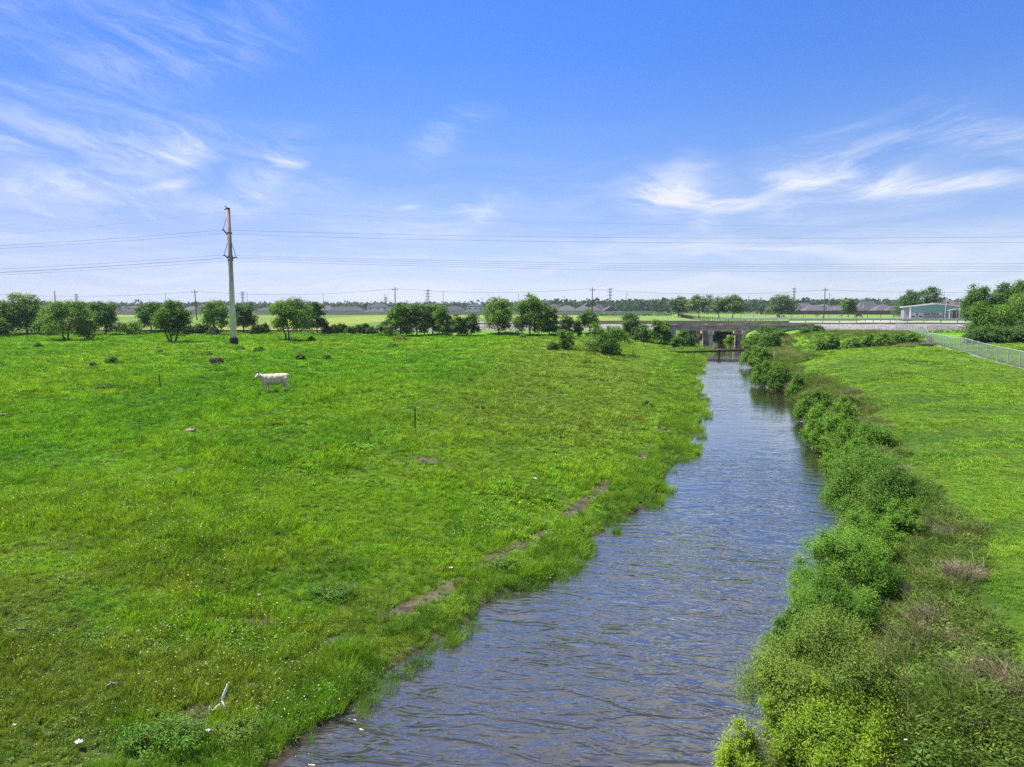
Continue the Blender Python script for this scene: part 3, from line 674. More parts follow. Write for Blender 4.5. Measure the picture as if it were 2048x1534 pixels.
def bush(name, label, cat, loc, w, h, leaf='leaf_bush', group=None, seed=0, n=9000, ls=.06, d=None, lobes=9, asp=.42, shoots=.5, stems=True, dens=1.0, low=.02):
    """a mound of leafy shoots: every shoot runs outwards and upwards from inside, leaves sit along it"""
    r = np.random.RandomState(seed + 500); d = d or w; e = empty(name, loc, label, cat, group)
    hr = (.098 * w + .085) * (.9 + .2 * r.rand()); nh = int(max(10, 1.22 * (2.2 * (w / 2) * (d / 2) + 2.6 * h * (w + d) / 4) / (hr * hr)))
    U = nz(r.randn(nh, 3)); U[:, 2] = np.where(U[:, 2] < -.05, -U[:, 2], U[:, 2]); ph = r.rand(4) * 6.28; az_ = np.arctan2(U[:, 1], U[:, 0])
    lob = 1 + .13 * np.sin(2 * az_ + ph[0]) + .10 * np.sin(3 * az_ + ph[1] + 2 * U[:, 2]) + .07 * np.sin(5 * az_ + ph[2] + 5 * U[:, 2])
    Cn = U * np.array((w / 2 - hr * .6, d / 2 - hr * .6, max(h * .86 - hr, .3 * h))) * (lob * (.70 + .36 * r.rand(nh)))[:, None] + np.array((0, 0, h * .14))
    hs_ = hr * (.7 + .6 * r.rand(nh)); k = 9; m = max(nh * 4, int(n / k)); li = r.randint(0, nh, m)
    dr = nz(U[li] * .9 + r.randn(m, 3) * .62 + np.array((0, 0, .30))); sl = hs_[li] * (.75 + .65 * r.rand(m) ** 2)
    up = nz(dr + np.array((0, 0, .55))); t = np.tile(np.linspace(.25, 1, k), m)
    base = np.repeat(Cn[li] + dr * (hs_[li] * .25)[:, None], k, 0); P = base + np.repeat(dr * sl[:, None], k, 0) * t[:, None] * .55 + np.repeat(up * sl[:, None], k, 0) * (t ** 2)[:, None] * .55 + r.randn(m * k, 3) * ls * .45
    mf = int(n * .08); Q = nz(r.randn(mf, 3)); Q[:, 2] = np.abs(Q[:, 2]) * .9; P = np.concatenate([P, Q * np.array((w / 2, d / 2, h * .8)) * (.55 + .22 * r.rand(mf))[:, None] + np.array((0, 0, h * .05))]); dr = np.concatenate([np.repeat(dr, k, 0), Q])
    P[:, 2] = np.maximum(P[:, 2], low)
    V = leaves(P, ls * (.6 + .7 * r.rand(len(P))), r, .25, asp, dr * .7)
    quads_mesh('foliage', V, M[leaf], e)
    if stems:
        mb = MB()
        for i in range(14):
            a = r.rand() * 6.28; q = r.rand() * .75; limb_mb(mb, (math.cos(a) * w * .06, math.sin(a) * d * .06, -.1), (math.cos(a) * q * w / 2, math.sin(a) * q * d / 2, h * (.85 - .35 * q)), .012 * w ** .5 + .004, .004, r, 4, .06, 4)
        mb.build('stems', M['bark'], e)
    return e
def brush(name, label, cat, loc, w, h, group=None, seed=0, n=420, mat='twig', thick=.006):
    """a bundle of dead stalks"""
    r = np.random.RandomState(seed + 77); e = empty(name, loc, label, cat, group)
    a = r.rand(n) * 6.28; q = np.sqrt(r.rand(n)); bx = np.cos(a) * q * w * .42; by = np.sin(a) * q * w * .42; ta = a + r.randn(n) * .8; L_ = h * (.4 + .8 * r.rand(n)); b = L_ * (.3 + .6 * r.rand(n))
    p0 = np.stack([bx, by, 0 * a - .03], 1); p1 = p0 + np.stack([np.cos(ta) * b * .4, np.sin(ta) * b * .4, L_ * .65], 1); p2 = p0 + np.stack([np.cos(ta) * b, np.sin(ta) * b, L_ * .85], 1)
    f = r.rand(n) * 6.28; wv = np.stack([np.cos(f), np.sin(f), 0 * f], 1) * thick
    V = np.concatenate([np.stack([p0 - wv, p0 + wv, p1 + wv * .8, p1 - wv * .8], 1), np.stack([p1 - wv * .8, p1 + wv * .8, p2 + wv * .3, p2 - wv * .3], 1)])
    k = n // 2; c = p1[r.randint(0, n, k)]; e2 = c + r.randn(k, 3) * h * .18; ww = r.randn(k, 3) * thick * .5
    V = np.concatenate([V, np.stack([c - ww, c + ww, e2 + ww * .4, e2 - ww * .4], 1)])
    quads_mesh('stalks', V, M[mat], e); return e

# bushes along the right bank: photo extents x0, x1, top, bottom
def bank_bush(x0, x1, y0, y1, label, leaf='leaf_bush', seed=0, lobes=9, name='bank_bush', cat='bush', group='bushes along the right bank', hk=1.0, **kw):
    cx = (x0 + x1) / 2; b = g(cx, y1); D = b.length if False else math.hypot(b.x, b.y); w = (x1 - x0) * b.y / F
    w *= .98 + .10 * float(sstep(b.y, 18, 34)); dep = min(w, 3.2) ; th = math.atan2(CAMZ - b.z, D)
    app = (y1 - y0) * math.hypot(D, CAMZ - b.z) / F
    h = max(.42 * w, (app - dep * .45 * math.sin(th)) / math.cos(th)) * hk * (1.05 + .22 * float(sstep(b.y, 18, 34)))
    dx, dy = b.x / D, b.y / D; x, y = b.x + dx * dep * .42, b.y + dy * dep * .42; z = max(min(zt(x, y), b.z + .35), W) - .03
    h = min(h - (z - b.z) * .5, 2.3 if y1 < 1550 else 1.05)
    ls = max(.036, .0016 * D + .012) ; n = int(min(95000, 6.5 * 3.2 * w * max(h, .5) / (ls * ls * .42))); n = max(n, 2500)
    return bush(name, label, cat, (x, y, z), w, h, leaf, group, seed, n, ls, dep, lobes, **kw)
BANK = [
    (1486, 1549, 676, 736, 'tall bright bank bush beside the end of the pipe crossing the stream', 'leaf_bush', 8),
    (1519, 1556, 664, 698, 'dark rounded bush right behind the bright bush at the pipe end', 'leaf_bushdark', 6),
    (1484, 1522, 674, 700, 'low pale bush at the water between bridge pier and pipe', 'leaf_bush', 6),
    (1505, 1545, 720, 776, 'left half of the bush pair leaning over the water below the white post', 'leaf_bush', 7),
    (1538, 1580, 718, 783, 'right half of the bush pair below the white post', 'leaf_bushdark', 7),
    (1576, 1610, 764, 798, 'low weedy bush just downstream of the bush pair', 'leaf_bushdark', 6),
    (1595, 1666, 797, 850, 'dark green bush on the first bulge of the bank below the weeds', 'leaf_bushdark', 9),
    (1667, 1716, 804, 836, 'small round bush set back from the water near the dead grass', 'leaf_bushdark', 6),
    (1608, 1664, 825, 896, 'upright feathery bush at the water, left of its wider bright neighbour', 'leaf_bush', 7),
    (1632, 1718, 830, 916, 'wide bright bush overhanging its dark reflection', 'leaf_bush', 9),
    (1672, 1788, 866, 924, 'broad low bush with pale leaf tips above the stream bend', 'leaf_bush', 10),
    (1657, 1784, 907, 980, 'wide bush with pale shoots immediately behind the largest round bush', 'leaf_bush', 10),
    (1642, 1846, 935, 1064, 'largest round dark green bush halfway down the right bank', 'leaf_bushdark', 14),
    (1768, 1838, 1026, 1094, 'small round bush tucked between the two biggest bushes', 'leaf_bush', 7),
    (1652, 1790, 1050, 1170, 'pale topped rear lobe bush behind the sprawling dark one', 'leaf_bush', 9),
    (1572, 1800, 1100, 1262, 'sprawling dark bush of many heads with grey dead twigs on its right', 'leaf_bush', 15),
    (1560, 1746, 1184, 1330, 'rounded light green bush in front of the sprawling dark bush', 'leaf_bush', 11),
    (1533, 1600, 1252, 1345, 'narrow dark bush hanging over the water beside the rounded light bush', 'leaf_bushdark', 7),
    (1474, 1790, 1300, 1520, 'very wide olive bush with bare grey branches near the bottom of the view', 'leaf_olive', 18),
    (1500, 1800, 1440, 1610, 'yellow green bush nearest to the camera', 'leaf_bushyel', 14),
    (1430, 1530, 1505, 1610, 'small yellow green shoot clump at the water left of the nearest bush', 'leaf_bushyel', 6),
]
for i, (x0, x1, y0, y1, lb, lf, lo) in enumerate(BANK): bank_bush(x0, x1, y0, y1, lb, lf, i * 3 + 1, lo)
# dead brush between bushes and lawn
for i, (px, py, wpx, hpx, lb, mt) in enumerate([
    (1925, 1160, 60, 90, 'large tangle of tan dead stalks at the lawn edge', 'straw'), (1840, 1195, 60, 60, 'grey bare twigs sticking out of the sprawling bush', 'twig'),
    (1950, 1290, 90, 55, 'low heap of tan dead grass below the large dead tangle', 'straw'), (1850, 1000, 60, 40, 'grey dead brush to the right of the largest round bush', 'twig'),
    (1800, 945, 46, 34, 'grey brown dead stalks behind the largest round bush', 'twig'), (1765, 860, 34, 30, 'small reddish dead clump at the lawn edge by the low broad bush', 'straw'),
    (1905, 1075, 60, 40, 'thin grey dead brush above the large dead tangle', 'twig'), (1955, 1440, 70, 50, 'sparse grey dead twigs low on the near right bank', 'twig'),
    (1770, 1415, 90, 40, 'bare grey branches lying in the wide olive bush', 'twig'), (1850, 690 + 2, 26, 16, 'brown dead brush heaped against the fence bend', 'twig'), (1880, 1235, 70, 45, 'flattened grey stalks between dead tangle and twigs', 'twig')]):
    p = g(px, py); w = wpx * p.y / F; brush('dead_brush', lb, 'dead brush', (p.x, p.y, p.z), w * 1.25, hpx * p.y / F * .42, 'dead brush on the right bank', i, int(800 + 500 * w), mt, max(.003, p.y * .00022))

# trees: photo x0, x1, top, base y; the height follows from distance
def ptree(x0, x1, y0, yb, label, D=None, leaf='leaf_tree', seed=0, name='broadleaf_tree', cat='tree', group='trees on the near side of the field', **kw):
    cx = (x0 + x1) / 2
    if D is None: b = g(cx, yb)
    else:
        b = at(cx, yb, D); b.z = zt(b.x, b.y)
    topz = at(cx, y0, b.y).z; w = (x1 - x0) * b.y / F * .94; h = (topz - b.z) * .93
    ls = max(.2, b.y * .0023); kw.setdefault('n', int(min(16000, max(2200, 7.5 * w * h / (ls * ls * .31)))))
    kw.setdefault('ls', ls)
    return tree(name, label, cat, (b.x, b.y, b.z), w, h, leaf, group, seed, **kw)
G1 = 'trees scattered in the field before the hedge'; G2 = 'tree row in front of the railway'
ptree(85, 186, 601, 682, 'low forked tree second from the left edge with a dark twin trunk', leaf='leaf_tree', seed=3, group=G1, trunk=.16, stems=2)
ptree(309, 383, 598, 685, 'round crowned tree with three thin trunks left of the big pole', leaf='leaf_tree', seed=5, group=G1, trunk=.20, stems=3, bark='bark')
ptree(533, 621, 597, 682, 'round tree with twin stems to the right of the big pole', leaf='leaf_tree', seed=8, group=G1, trunk=.24, stems=2, wisps=7)
ptree(612, 657, 602, 668, 'narrow dark tree touching the round twin stemmed tree', leaf='leaf_dark', seed=11, group=G1, trunk=.10)
ptree(403, 463, 597, 672, 'wispy tree with pale bare stems directly left of the big pole', leaf='leaf_tree', seed=12, group=G1, trunk=.22, stems=3, bark='bark_pale', sparse=.2)
ptree(462, 514, 604, 666, 'bushy dark tree directly right of the big pole', leaf='leaf_dark', seed=14, group=G1, trunk=.12)
ptree(14, 96, 588, 670, 'irregular tall tree at the left with sprays above its crown', leaf='leaf_tree', seed=15, group=G1, trunk=.12, wisps=10, sparse=.12)
ptree(-40, 40, 604, 672, 'dense tree cut by the left edge of the photo', leaf='leaf_tree', seed=16, group=G1, trunk=.1)
ptree(-16, 20, 636, 674, 'small bright yellow green shrub tree at the left edge', leaf='leaf_bright', seed=17, group=G1, trunk=.05, lobes=8)
ptree(70, 112, 622, 672, 'low dark tree filling the gap behind the forked tree', leaf='leaf_dark', seed=18, group=G1, trunk=.05)
ptree(178, 242, 601, 671, 'dark upright tree third from the left with a spreading low skirt', leaf='leaf_tree', seed=19, group=G1, trunk=.10)
ptree(232, 285, 642, 670, 'loose pale scrub spreading right of the dark upright tree', leaf='leaf_bush', seed=20, group=G1, trunk=.02, sparse=.2)
ptree(274, 330, 601, 666, 'dark spreading tree behind the three trunked round tree', leaf='leaf_dark', seed=21, group=G1, trunk=.14)
ptree(150, 190, 634, 680, 'pale leaning sapling beside the forked tree', leaf='leaf_bush', seed=22, group=G1, trunk=.1, sparse=.3, bark='bark_pale')
for i, (x0, x1, y0, lb, lf, kw) in enumerate([
    (774, 826, 604, 'leftmost tree of the dark clump behind the bare middle of the field', 'leaf_tree', {}), (806, 862, 601, 'tallest rounded tree in the middle of the dark clump', 'leaf_dark', {}),
    (842, 886, 603, 'ragged tree third in the dark clump', 'leaf_tree', {}), (868, 902, 606, 'slim tree closing the dark clump on its right', 'leaf_tree', {}),
    (752, 790, 640, 'low dark shrub at the left foot of the dark clump', 'leaf_dark', {}), (898, 932, 630, 'low dark bush just right of the dark clump', 'leaf_dark', {}),
    (920, 962, 625, 'rounded dark bush between the dark clump and the two tall trees', 'leaf_dark', {}), (966, 1030, 591, 'tall open topped tree, left one of the two tall trees', 'leaf_tree', dict(wisps=10, sparse=.08)),
    (1024, 1096, 586, 'tall full tree, right one of the two tall trees', 'leaf_tree', dict(wisps=8)), (1082, 1118, 608, 'shorter dark tree leaning on the right tall tree', 'leaf_tree', {}),
    (1117, 1150, 627, 'small dark tree before the grey roofed houses', 'leaf_dark', {}), (1144, 1166, 636, 'light green shrub between two small dark trees', 'leaf_bright', {}),
    (1157, 1200, 618, 'small flat topped tree under the wooden pole', 'leaf_dark', dict(trunk=.25))]):
    ptree(x0, x1, y0, 664, lb, D=134 + (i * 7 % 5), leaf=lf, seed=30 + i, group=G2, **{**dict(trunk=.06), **kw})
# bushes at the stream end of the row
G3 = 'bushes by the bridge and the stream end'
for i, (x0, x1, y0, yb, D, lb, lf) in enumerate([
    (1112, 1152, 654, 700, None, 'small bright shrub standing alone in front of the tree row', 'leaf_bright'), (1166, 1258, 650, 708, None, 'largest bright bush in front of the railway', 'leaf_bright'),
    (1092, 1118, 686, 700, None, 'knee high dark shrub left of the small bright shrub', 'leaf_dark'), (1236, 1282, 624, 672, 131, 'dark cone shaped tree before the railway', 'leaf_dark'),
    (1268, 1306, 646, 680, 127, 'dark scrub right of the cone shaped tree', 'leaf_dark'), (1296, 1346, 638, 682, 126, 'mixed light and dark bush beside the left end of the bridge', 'leaf_tree'),
    (1316, 1338, 632, 660, 134, 'small dark treetop rising above the bridge deck', 'leaf_dark'), (1346, 1392, 660, 690, 127, 'dark sloping scrub under the left bridge span', 'leaf_dark'),
    (1343, 1358, 672, 686, 120, 'small bright shrub on the slope by the left bridge pier', 'leaf_bright'), (1450, 1476, 669, 688, 152, 'rounded bush standing in the water between the bridge piers', 'leaf_bush'),
    (1512, 1566, 650, 676, 138, 'wide dark bush against the right half of the bridge', 'leaf_dark'), (1545, 1572, 660, 682, 133, 'smaller dark bush right of the wide dark bush by the bridge', 'leaf_tree'),
    (1600, 1618, 657, 671, 134, 'small bush at the right bridge abutment', 'leaf_tree'), (1624, 1650, 653, 668, 136, 'dark bush on the bank just right of the bridge end', 'leaf_dark')]):
    ptree(x0, x1, y0, yb, lb, D=D, leaf=lf, seed=60 + i, name='shrub', cat='bush', group=G3, trunk=.03, lobes=10, wisps=3)
# scrub behind the lawn crest
for i, (x0, x1, y0, lb, lf) in enumerate([
    (1655, 1684, 670, 'dark round shrub at the left end of the scrub behind the lawn', 'leaf_dark'), (1686, 1722, 674, 'low mixed shrub second in the scrub behind the lawn', 'leaf_tree'), (1716, 1752, 669, 'loose shrub in the middle of the scrub behind the lawn', 'leaf_tree'),
    (1746, 1786, 665, 'taller shrub with bare shoots in the scrub behind the lawn', 'leaf_tree'), (1780, 1812, 668, 'dark shrub near the fence in the scrub behind the lawn', 'leaf_dark'), (1806, 1840, 664, 'bright leaved shrub reaching the fence bend', 'leaf_bush'),
    (1630, 1660, 680, 'lowest shrub where the scrub runs down to the stream', 'leaf_tree')]):
    ptree(x0, x1, y0, 690, lb, D=101 + i % 3, leaf=lf, seed=80 + i, name='shrub', cat='bush', group='scrub behind the mown lawn', trunk=.02, lobes=9, wisps=6, sparse=.1)
# hedge along the far side of the pasture
hx = [382, 396, 411, 428, 512, 528, 655, 668, 684, 700, 716, 731, 744, 900, 1100]
HL = ['leftmost low hedge bush right of the round crowned tree', 'second low hedge bush from the round crowned tree', 'low hedge bush below the thin wooden pole', 'low hedge bush at the foot of the wispy tree', 'hedge bush right behind the bushy dark tree', 'hedge bush between the bushy dark tree and the twin stemmed tree',
      'hedge bush at the foot of the narrow dark tree', 'second hedge bush right of the narrow dark tree', 'third hedge bush right of the narrow dark tree', 'hedge bush under the long low roof', 'hedge bush under the right end of the long low roof', 'hedge bush left of the two storey white house', 'hedge bush below the two storey white house', 'ground level hedge bush under the dark clump', 'ground level hedge bush under the right tall tree']
for i, (px, lb) in enumerate(zip(hx, HL)):
    b = at(px, 664, 140 + i % 3); b.z = zt(b.x, b.y); bush('hedge_bush', lb, 'hedge', (b.x, b.y, b.z), 2.1, 1.5 + .25 * (i % 3), 'leaf_dark', 'low dark hedge behind the pasture', i, 1100, .26, 1.8, 6, .6, stems=False)
# small plants standing in the pasture
for i, (px, py, wpx, hpx, lb, lf) in enumerate([
    (224, 727, 26, 17, 'small dark leafy bush in the pasture left of the cow', 'leaf_dark'), (434, 727, 26, 14, 'brown dry tussock in the pasture below the big pole', None), (186, 733, 12, 10, 'tiny sapling left of the small dark leafy bush', 'leaf_tree'),
    (600, 718, 22, 14, 'left dark bush of the weed strip above the cow', 'leaf_dark'), (652, 718, 20, 11, 'right dark bush of the weed strip above the cow', 'leaf_dark'), (800, 683, 32, 16, 'rounded grey green shrub in the far pasture', 'leaf_olive'),
    (784, 696, 28, 11, 'thin spreading bush just below the rounded grey green shrub', 'leaf_tree'), (212, 778, 34, 10, 'flat patch of broad weeds near the metal stake', 'leaf_tree'), (1173, 727, 22, 10, 'lone weed clump on the slope towards the stream', 'leaf_dark'),
    (623, 684, 16, 11, 'dark tuft bush below the narrow dark tree', 'leaf_dark'), (320, 706, 12, 8, 'tiny dark bush under the three trunked round tree', 'leaf_dark'), (1258, 688, 18, 9, 'low weed clump right of the largest bright bush', 'leaf_olive'),
    (76, 694, 14, 9, 'small dark tuft under the leftmost trees', 'leaf_dark'), (46, 701, 20, 6, 'flat dark weed patch at the far left', 'leaf_dark'), (480, 702, 26, 12, 'bright broad leaved weed beside the pole base', 'leaf_bush'), (412, 712, 24, 11, 'pale leafy weed left of the pole base', 'leaf_bush'),
    (1044, 677, 16, 9, 'spindly weed before the right tall tree', 'leaf_olive'), (1294, 813, 22, 14, 'grassy tussock on the slope above the stream', 'leaf_olive'), (520, 705, 30, 14, 'loose leafy weeds right of the pole base', 'leaf_bush'), (432, 745, 10, 9, 'tiny leafy sprout in the pasture under the brown tussock', 'leaf_tree')]):
    p = g(px, py); w = wpx * p.y / F; h = hpx * p.y / F
    if lf is None: brush('dry_tussock', lb, 'tussock', tuple(p), w, h * 1.1, 'plants standing in the pasture', i, 260, 'straw', .03)
    else: bush('pasture_shrub', lb, 'bush', tuple(p), w * .8, h * .8, {'leaf_dark': 'leaf_tree', 'leaf_tree': 'leaf_bushdark'}.get(lf, lf), 'plants standing in the pasture', i, 900, max(.12, p.y * .0018), w, 6, .5, stems=i in (0, 2, 6))
for i, (px, py, wpx, hpx, lb, lf) in enumerate([(330, 1500, 190, 90, 'mound of leafy creeper at the bottom left below the white scraps', 'leaf_bush'), (660, 1190, 90, 42, 'dense clover mound on the near bank slope', 'leaf_bushdark'), (1010, 1140, 60, 50, 'leafy weed mound by the water in the middle of the left bank', 'leaf_bush'), (470, 1475, 110, 70, 'tangled brown and green weed mound under the plastic scraps', 'leaf_olive')]):
    p = g(px, py); w = wpx * p.y / F; bush('weed_mound', lb, 'weeds', (p.x, p.y, p.z - .03), w, hpx * p.y / F * .6, lf, 'weed mounds on the left bank', 200 + i, int(5000 * w), .032, w * .8, 8, .6, stems=False)
# the big trees on the right, cut by the picture edge
G5 = 'big trees at the right edge'
for i, (x0, x1, y0, yb, D, lb, lf, kw) in enumerate([
    (1930, 2020, 600, 688, 104, 'broad light green tree overhanging the fence at the right edge', 'leaf_tree', dict(trunk=.03, lobes=20)), (1990, 2110, 575, 690, 106, 'dark big tree cut by the right edge', 'leaf_tree', dict(trunk=.05, lobes=20)),
    (1922, 1985, 566, 682, 118, 'tall thin topped tree with brownish sprays behind the broad tree', 'leaf_dark', dict(trunk=.25, wisps=14, sparse=.15)), (1985, 2060, 558, 684, 120, 'tallest tree at the right edge with an airy top', 'leaf_dark', dict(trunk=.2, wisps=16, sparse=.12)),
    (1936, 1990, 655, 692, 101, 'dark low thicket at the foot of the big trees', 'leaf_dark', dict(trunk=.02)), (1985, 2070, 650, 696, 99, 'bluish green thicket behind the fence at the right edge', 'leaf_dark', dict(trunk=.02))]):
    ptree(x0, x1, y0, yb, lb, D=D, leaf=lf, seed=100 + i, group=G5, n=20000, **kw)
# trees beyond the railway
G6 = 'park trees beyond the railway'
for i, (x0, x1, y0, yb, D, lb, lf, kw) in enumerate([
    (1336, 1378, 591, 634, 330, 'leftmost of the four park trees, pale and dome shaped', 'leaf_grey', dict(trunk=.22)), (1372, 1424, 591, 637, 320, 'second park tree with a wide dark crown', 'leaf_grey', dict(trunk=.28)),
    (1420, 1456, 594, 637, 300, 'third park tree with a forked pale trunk', 'leaf_grey', dict(trunk=.30)), (1440, 1486, 590, 638, 295, 'rightmost of the four park trees by the picket fence', 'leaf_grey', dict(trunk=.28)),
    (1533, 1588, 588, 632, 340, 'single round park tree with dark animals resting in its shade', 'leaf_grey', dict(trunk=.16)), (1683, 1710, 597, 631, 350, 'thin bright tree leaning in the horse paddock', 'leaf_tree', dict(trunk=.2, lobes=8)),
    (1796, 1842, 579, 636, 320, 'sparse flat topped tree behind the left end of the teal building', 'leaf_dark', dict(trunk=.35, sparse=.35, wisps=12, flat=.7)), (1832, 1880, 571, 636, 330, 'sparse airy tree rising behind the teal building', 'leaf_dark', dict(trunk=.45, sparse=.45, wisps=14, flat=.7)),
    (1786, 1850, 604, 636, 335, 'dense low tree at the corner of the teal building', 'leaf_grey', dict(trunk=.1))]):
    ptree(x0, x1, y0, yb, lb, D=D, leaf=lf, seed=120 + i, group=G6, n=4200, **kw)
# far wood on the horizon and the rough hedge bands in the far fields: nobody could count these
def far_wood(name, label, segs, seed, leaf='leaf_far', q=26):
    r = np.random.RandomState(seed); P = []; S_ = []
    for (xa, xb, D0, D1, n, h0, h1) in segs:
        for i in range(n):
            D = D0 + (D1 - D0) * r.rand(); px = xa + (xb - xa) * r.rand(); x = (px - 1024) / F * D; h = h0 + (h1 - h0) * r.rand() ** 1.5; w = h * (.35 + .25 * r.rand()); k = q
            d = nz(r.randn(k, 3)); P.append(np.array((x, D, h * .55)) + d * np.array((w, w, h * .45)) * (.55 + .5 * r.rand(k, 1))); S_.append(np.full(k, h * .28))
    P = np.concatenate(P); S_ = np.concatenate(S_); P[:, 2] = np.maximum(P[:, 2], .3)
    o = quads_mesh(name, leaves(P, S_ * (.6 + .7 * r.rand(len(P))), r, .2, .8), M[leaf]); tag(o, label, 'wood', kind='stuff')
far_wood('far_wood', 'continuous dark wood along the horizon', [(-250, 1100, 820, 1000, 1100, 7, 13), (1080, 1900, 700, 900, 900, 9, 15.5), (1550, 2350, 800, 950, 600, 11, 17), (1240, 1700, 640, 720, 240, 9, 14), (-250, 2300, 1100, 1500, 900, 12, 18)], 5)
far_wood('field_hedge', 'rough dark green scrub band across the field beyond the railway', [(1195, 1345, 390, 420, 110, 1.5, 3.0), (1240, 1560, 520, 560, 120, 2, 4), (1170, 1330, 330, 335, 12, .6, 1.2), (180, 780, 520, 535, 90, .6, 1.4), (1700, 2050, 560, 575, 40, 2, 4)], 6, 'leaf_grey', 18)
far_wood('rail_side_weeds', 'green weeds growing along the foot of the railway ballast', [(1640, 1760, 137.2, 138.6, 60, .5, .9), (1745, 1800, 137, 139, 40, .7, 1.3), (1850, 1925, 128, 134, 90, .7, 1.5), (1430, 1480, 153, 155, 20, .6, 1.2)], 7, 'leaf_bush', 26)

# ------------------------------------------------------------------ railway
RY = 146.2
def emb_top(x): return 1.85 * sstep(x, -38, -6) + .45 * (1 - sstep(x, -38, -6))
xs = np.arange(-260, 330, 2.0)
def strip(name, prof, mat, xs, zf, kind='structure', parent=None):
    """a profile in (y, z) carried along x with height zf(x)"""
    n = len(prof); X = np.repeat(xs[:, None], n, 1); Yv = np.repeat(np.array([p[0] for p in prof])[None], len(xs), 0); Zv = np.array([p[1] for p in prof])[None] + zf(xs)[:, None]
    jit = (_tab[(np.abs(X * 3).astype(int)) % 256, (np.arange(n) * 31)[None] % 256] - .5) * .1
    o = grid_mesh(name, X, Yv, Zv + jit * (kind == 'structure'), mat, False); o.parent = parent
    if kind: tag(o, kind=kind)
    return o
strip('railway_ballast', [(RY - 4.4, -1.15), (RY - 3.4, -.50), (RY - 2.0, .16), (RY - 1.5, .22), (RY + 1.5, .22), (RY + 2.0, .16), (RY + 3.6, -.6)], M['ballast'], xs[(xs < 33) & (xs > -30)], emb_top)
strip('railway_ballast', [(RY - 4.4, -1.15), (RY - 3.4, -.50), (RY - 2.0, .16), (RY - 1.5, .22), (RY + 1.5, .22), (RY + 2.0, .16), (RY + 3.6, -.6)], M['ballast'], xs[xs > 61], emb_top)
t = empty('railway_track', (0, RY, 1.85), 'single railway track with rusty rails running across the view over the bridge', 'railway track')
zt_ = lambda x: emb_top(np.array(x)) - 1.85
for s_ in (-.75, .75):
    X = np.repeat(xs[:, None], 5, 1); pr = np.array([(-.06, .24), (-.035, .42), (.035, .42), (.06, .24), (-.06, .24)])
    o = grid_mesh('rail', X, np.repeat(pr[None, :, 0], len(xs), 0) + s_, pr[None, :, 1] + (emb_top(xs) - 1.85)[:, None], M['rust'], False); o.parent = t
mb = MB()
for x in np.arange(-90, 150, .62): z = float(emb_top(x)) - 1.85; mb.box(x - .12, x + .12, -1.3, 1.3, z + .12, z + .26)
sl = mb.build('sleepers', M['dark_wood'], t); sl['kind'] = 'stuff'

# railway bridge
b = empty('railway_bridge', (47, RY, W), 'low weathered concrete railway bridge on three square pillar bents over the stream', 'bridge')
X0, X1 = 30.5, 62.0; z0 = -W
def bb(name, x0, x1, y0, y1, za, zb, m, parent=b, off=(47, RY, W)):
    return MB().box(x0 - off[0], x1 - off[0], y0 - off[1], y1 - off[1], za - off[2], zb - off[2]).build(name, m, parent)
bb('deck', X0, X1, RY - 2.3, RY + 2.3, 1.42, 1.98, M['weathered'])
for s_ in (-1, 1):
    y = RY + s_ * 2.42
    mb = MB()
    for i, x in enumerate(np.arange(X0, X1 - .5, 3.15)): mb.box(x - 47 + .02, x + 3.12 - 47, y - RY - .14, y - RY + .14, 1.36 - W, 2.08 - W + (.03 if i % 3 == 1 else 0))
    mb.build('parapet', M['stained'], b)
    for i, x in enumerate(np.arange(X0, X1 - .5, 7.875)): bb('girder', x + .06, x + 7.8, y - .1 - s_ * .12, y + .1 - s_ * .12, .80, 1.36, M['concrete'])
mb = MB()
for i in range(4): mb.box(X0 - 47, X1 - 47, -1.9 + i * 1.1, -1.4 + i * 1.1, .82 - W, 1.41 - W)
mb.build('inner_beams', M['weathered'], b)
xs_b = [33.0, 40.8, 47.6]
for x in xs_b:
    c = bb('pier_cap', x - .55, x + .55, RY - 2.9, RY + 2.9, 0.0, .80, M['weathered'])
    for y in (-2.2, 0, 2.2): o = bb('pillar', x - .36, x + .36, RY + y - .36, RY + y + .36, W - 1.2, 0.0, M['concrete']); 
bb('abutment', X1 - .6, X1 + .5, RY - 2.6, RY + 2.6, -1.2, 1.42, M['weathered']); bb('abutment', X0 - .9, X0 + .2, RY - 2.6, RY + 2.6, -1.2, 1.42, M['weathered'])
bb('bridge_sill', 50, 61, RY - 2.2, RY + 1.4, -.35, -.05, M['weathered'])
strip('bridge_ballast', [(RY - 2.2, .10), (RY - 1.5, .22), (RY + 1.5, .22), (RY + 2.2, .10)], M['ballast'], np.arange(31, 63, 1.0), emb_top)

# road behind it, road bridge
ROADZ = 2.12
def zroad(x): return (ROADZ - .45) * sstep(x, -38, -6) - .38 * (1 - sstep(x, -38, -6))
strip('road', [(159.2, .40), (159.5, .46), (174.0, .48), (174.4, .40)], M['asphalt'], np.arange(-400, 500, 4.0), zroad)
rb = empty('road_bridge', (45, 165, W), 'pale concrete road bridge on round columns behind the railway bridge', 'bridge')
off = (45, 165, W)
bb('deck', 8, 62, 158.4, 175, 1.35, ROADZ - .02, M['concrete'], rb, off); bb('parapet', 8, 62.4, 158.3, 158.75, ROADZ - .02, ROADZ + .42, M['concrete'], rb, off)
for x in (42.5, 51.5):
    bb('pier_cap', x - .5, x + .5, 158.8, 174.5, .75, 1.35, M['weathered'], rb, off)
    for y in np.arange(160, 175, 3.4): MB().tube([(x - 45, y - 165, -1.0), (x - 45, y - 165, .75 - W)], .42, 10).build('column', M['stained' if x < 50 else 'concrete'], rb, True)
MB().prism([(0, 0), (.3, 0), (.3, .5), (0, .5)], (0, 0, 0), 'x', 1) if False else None
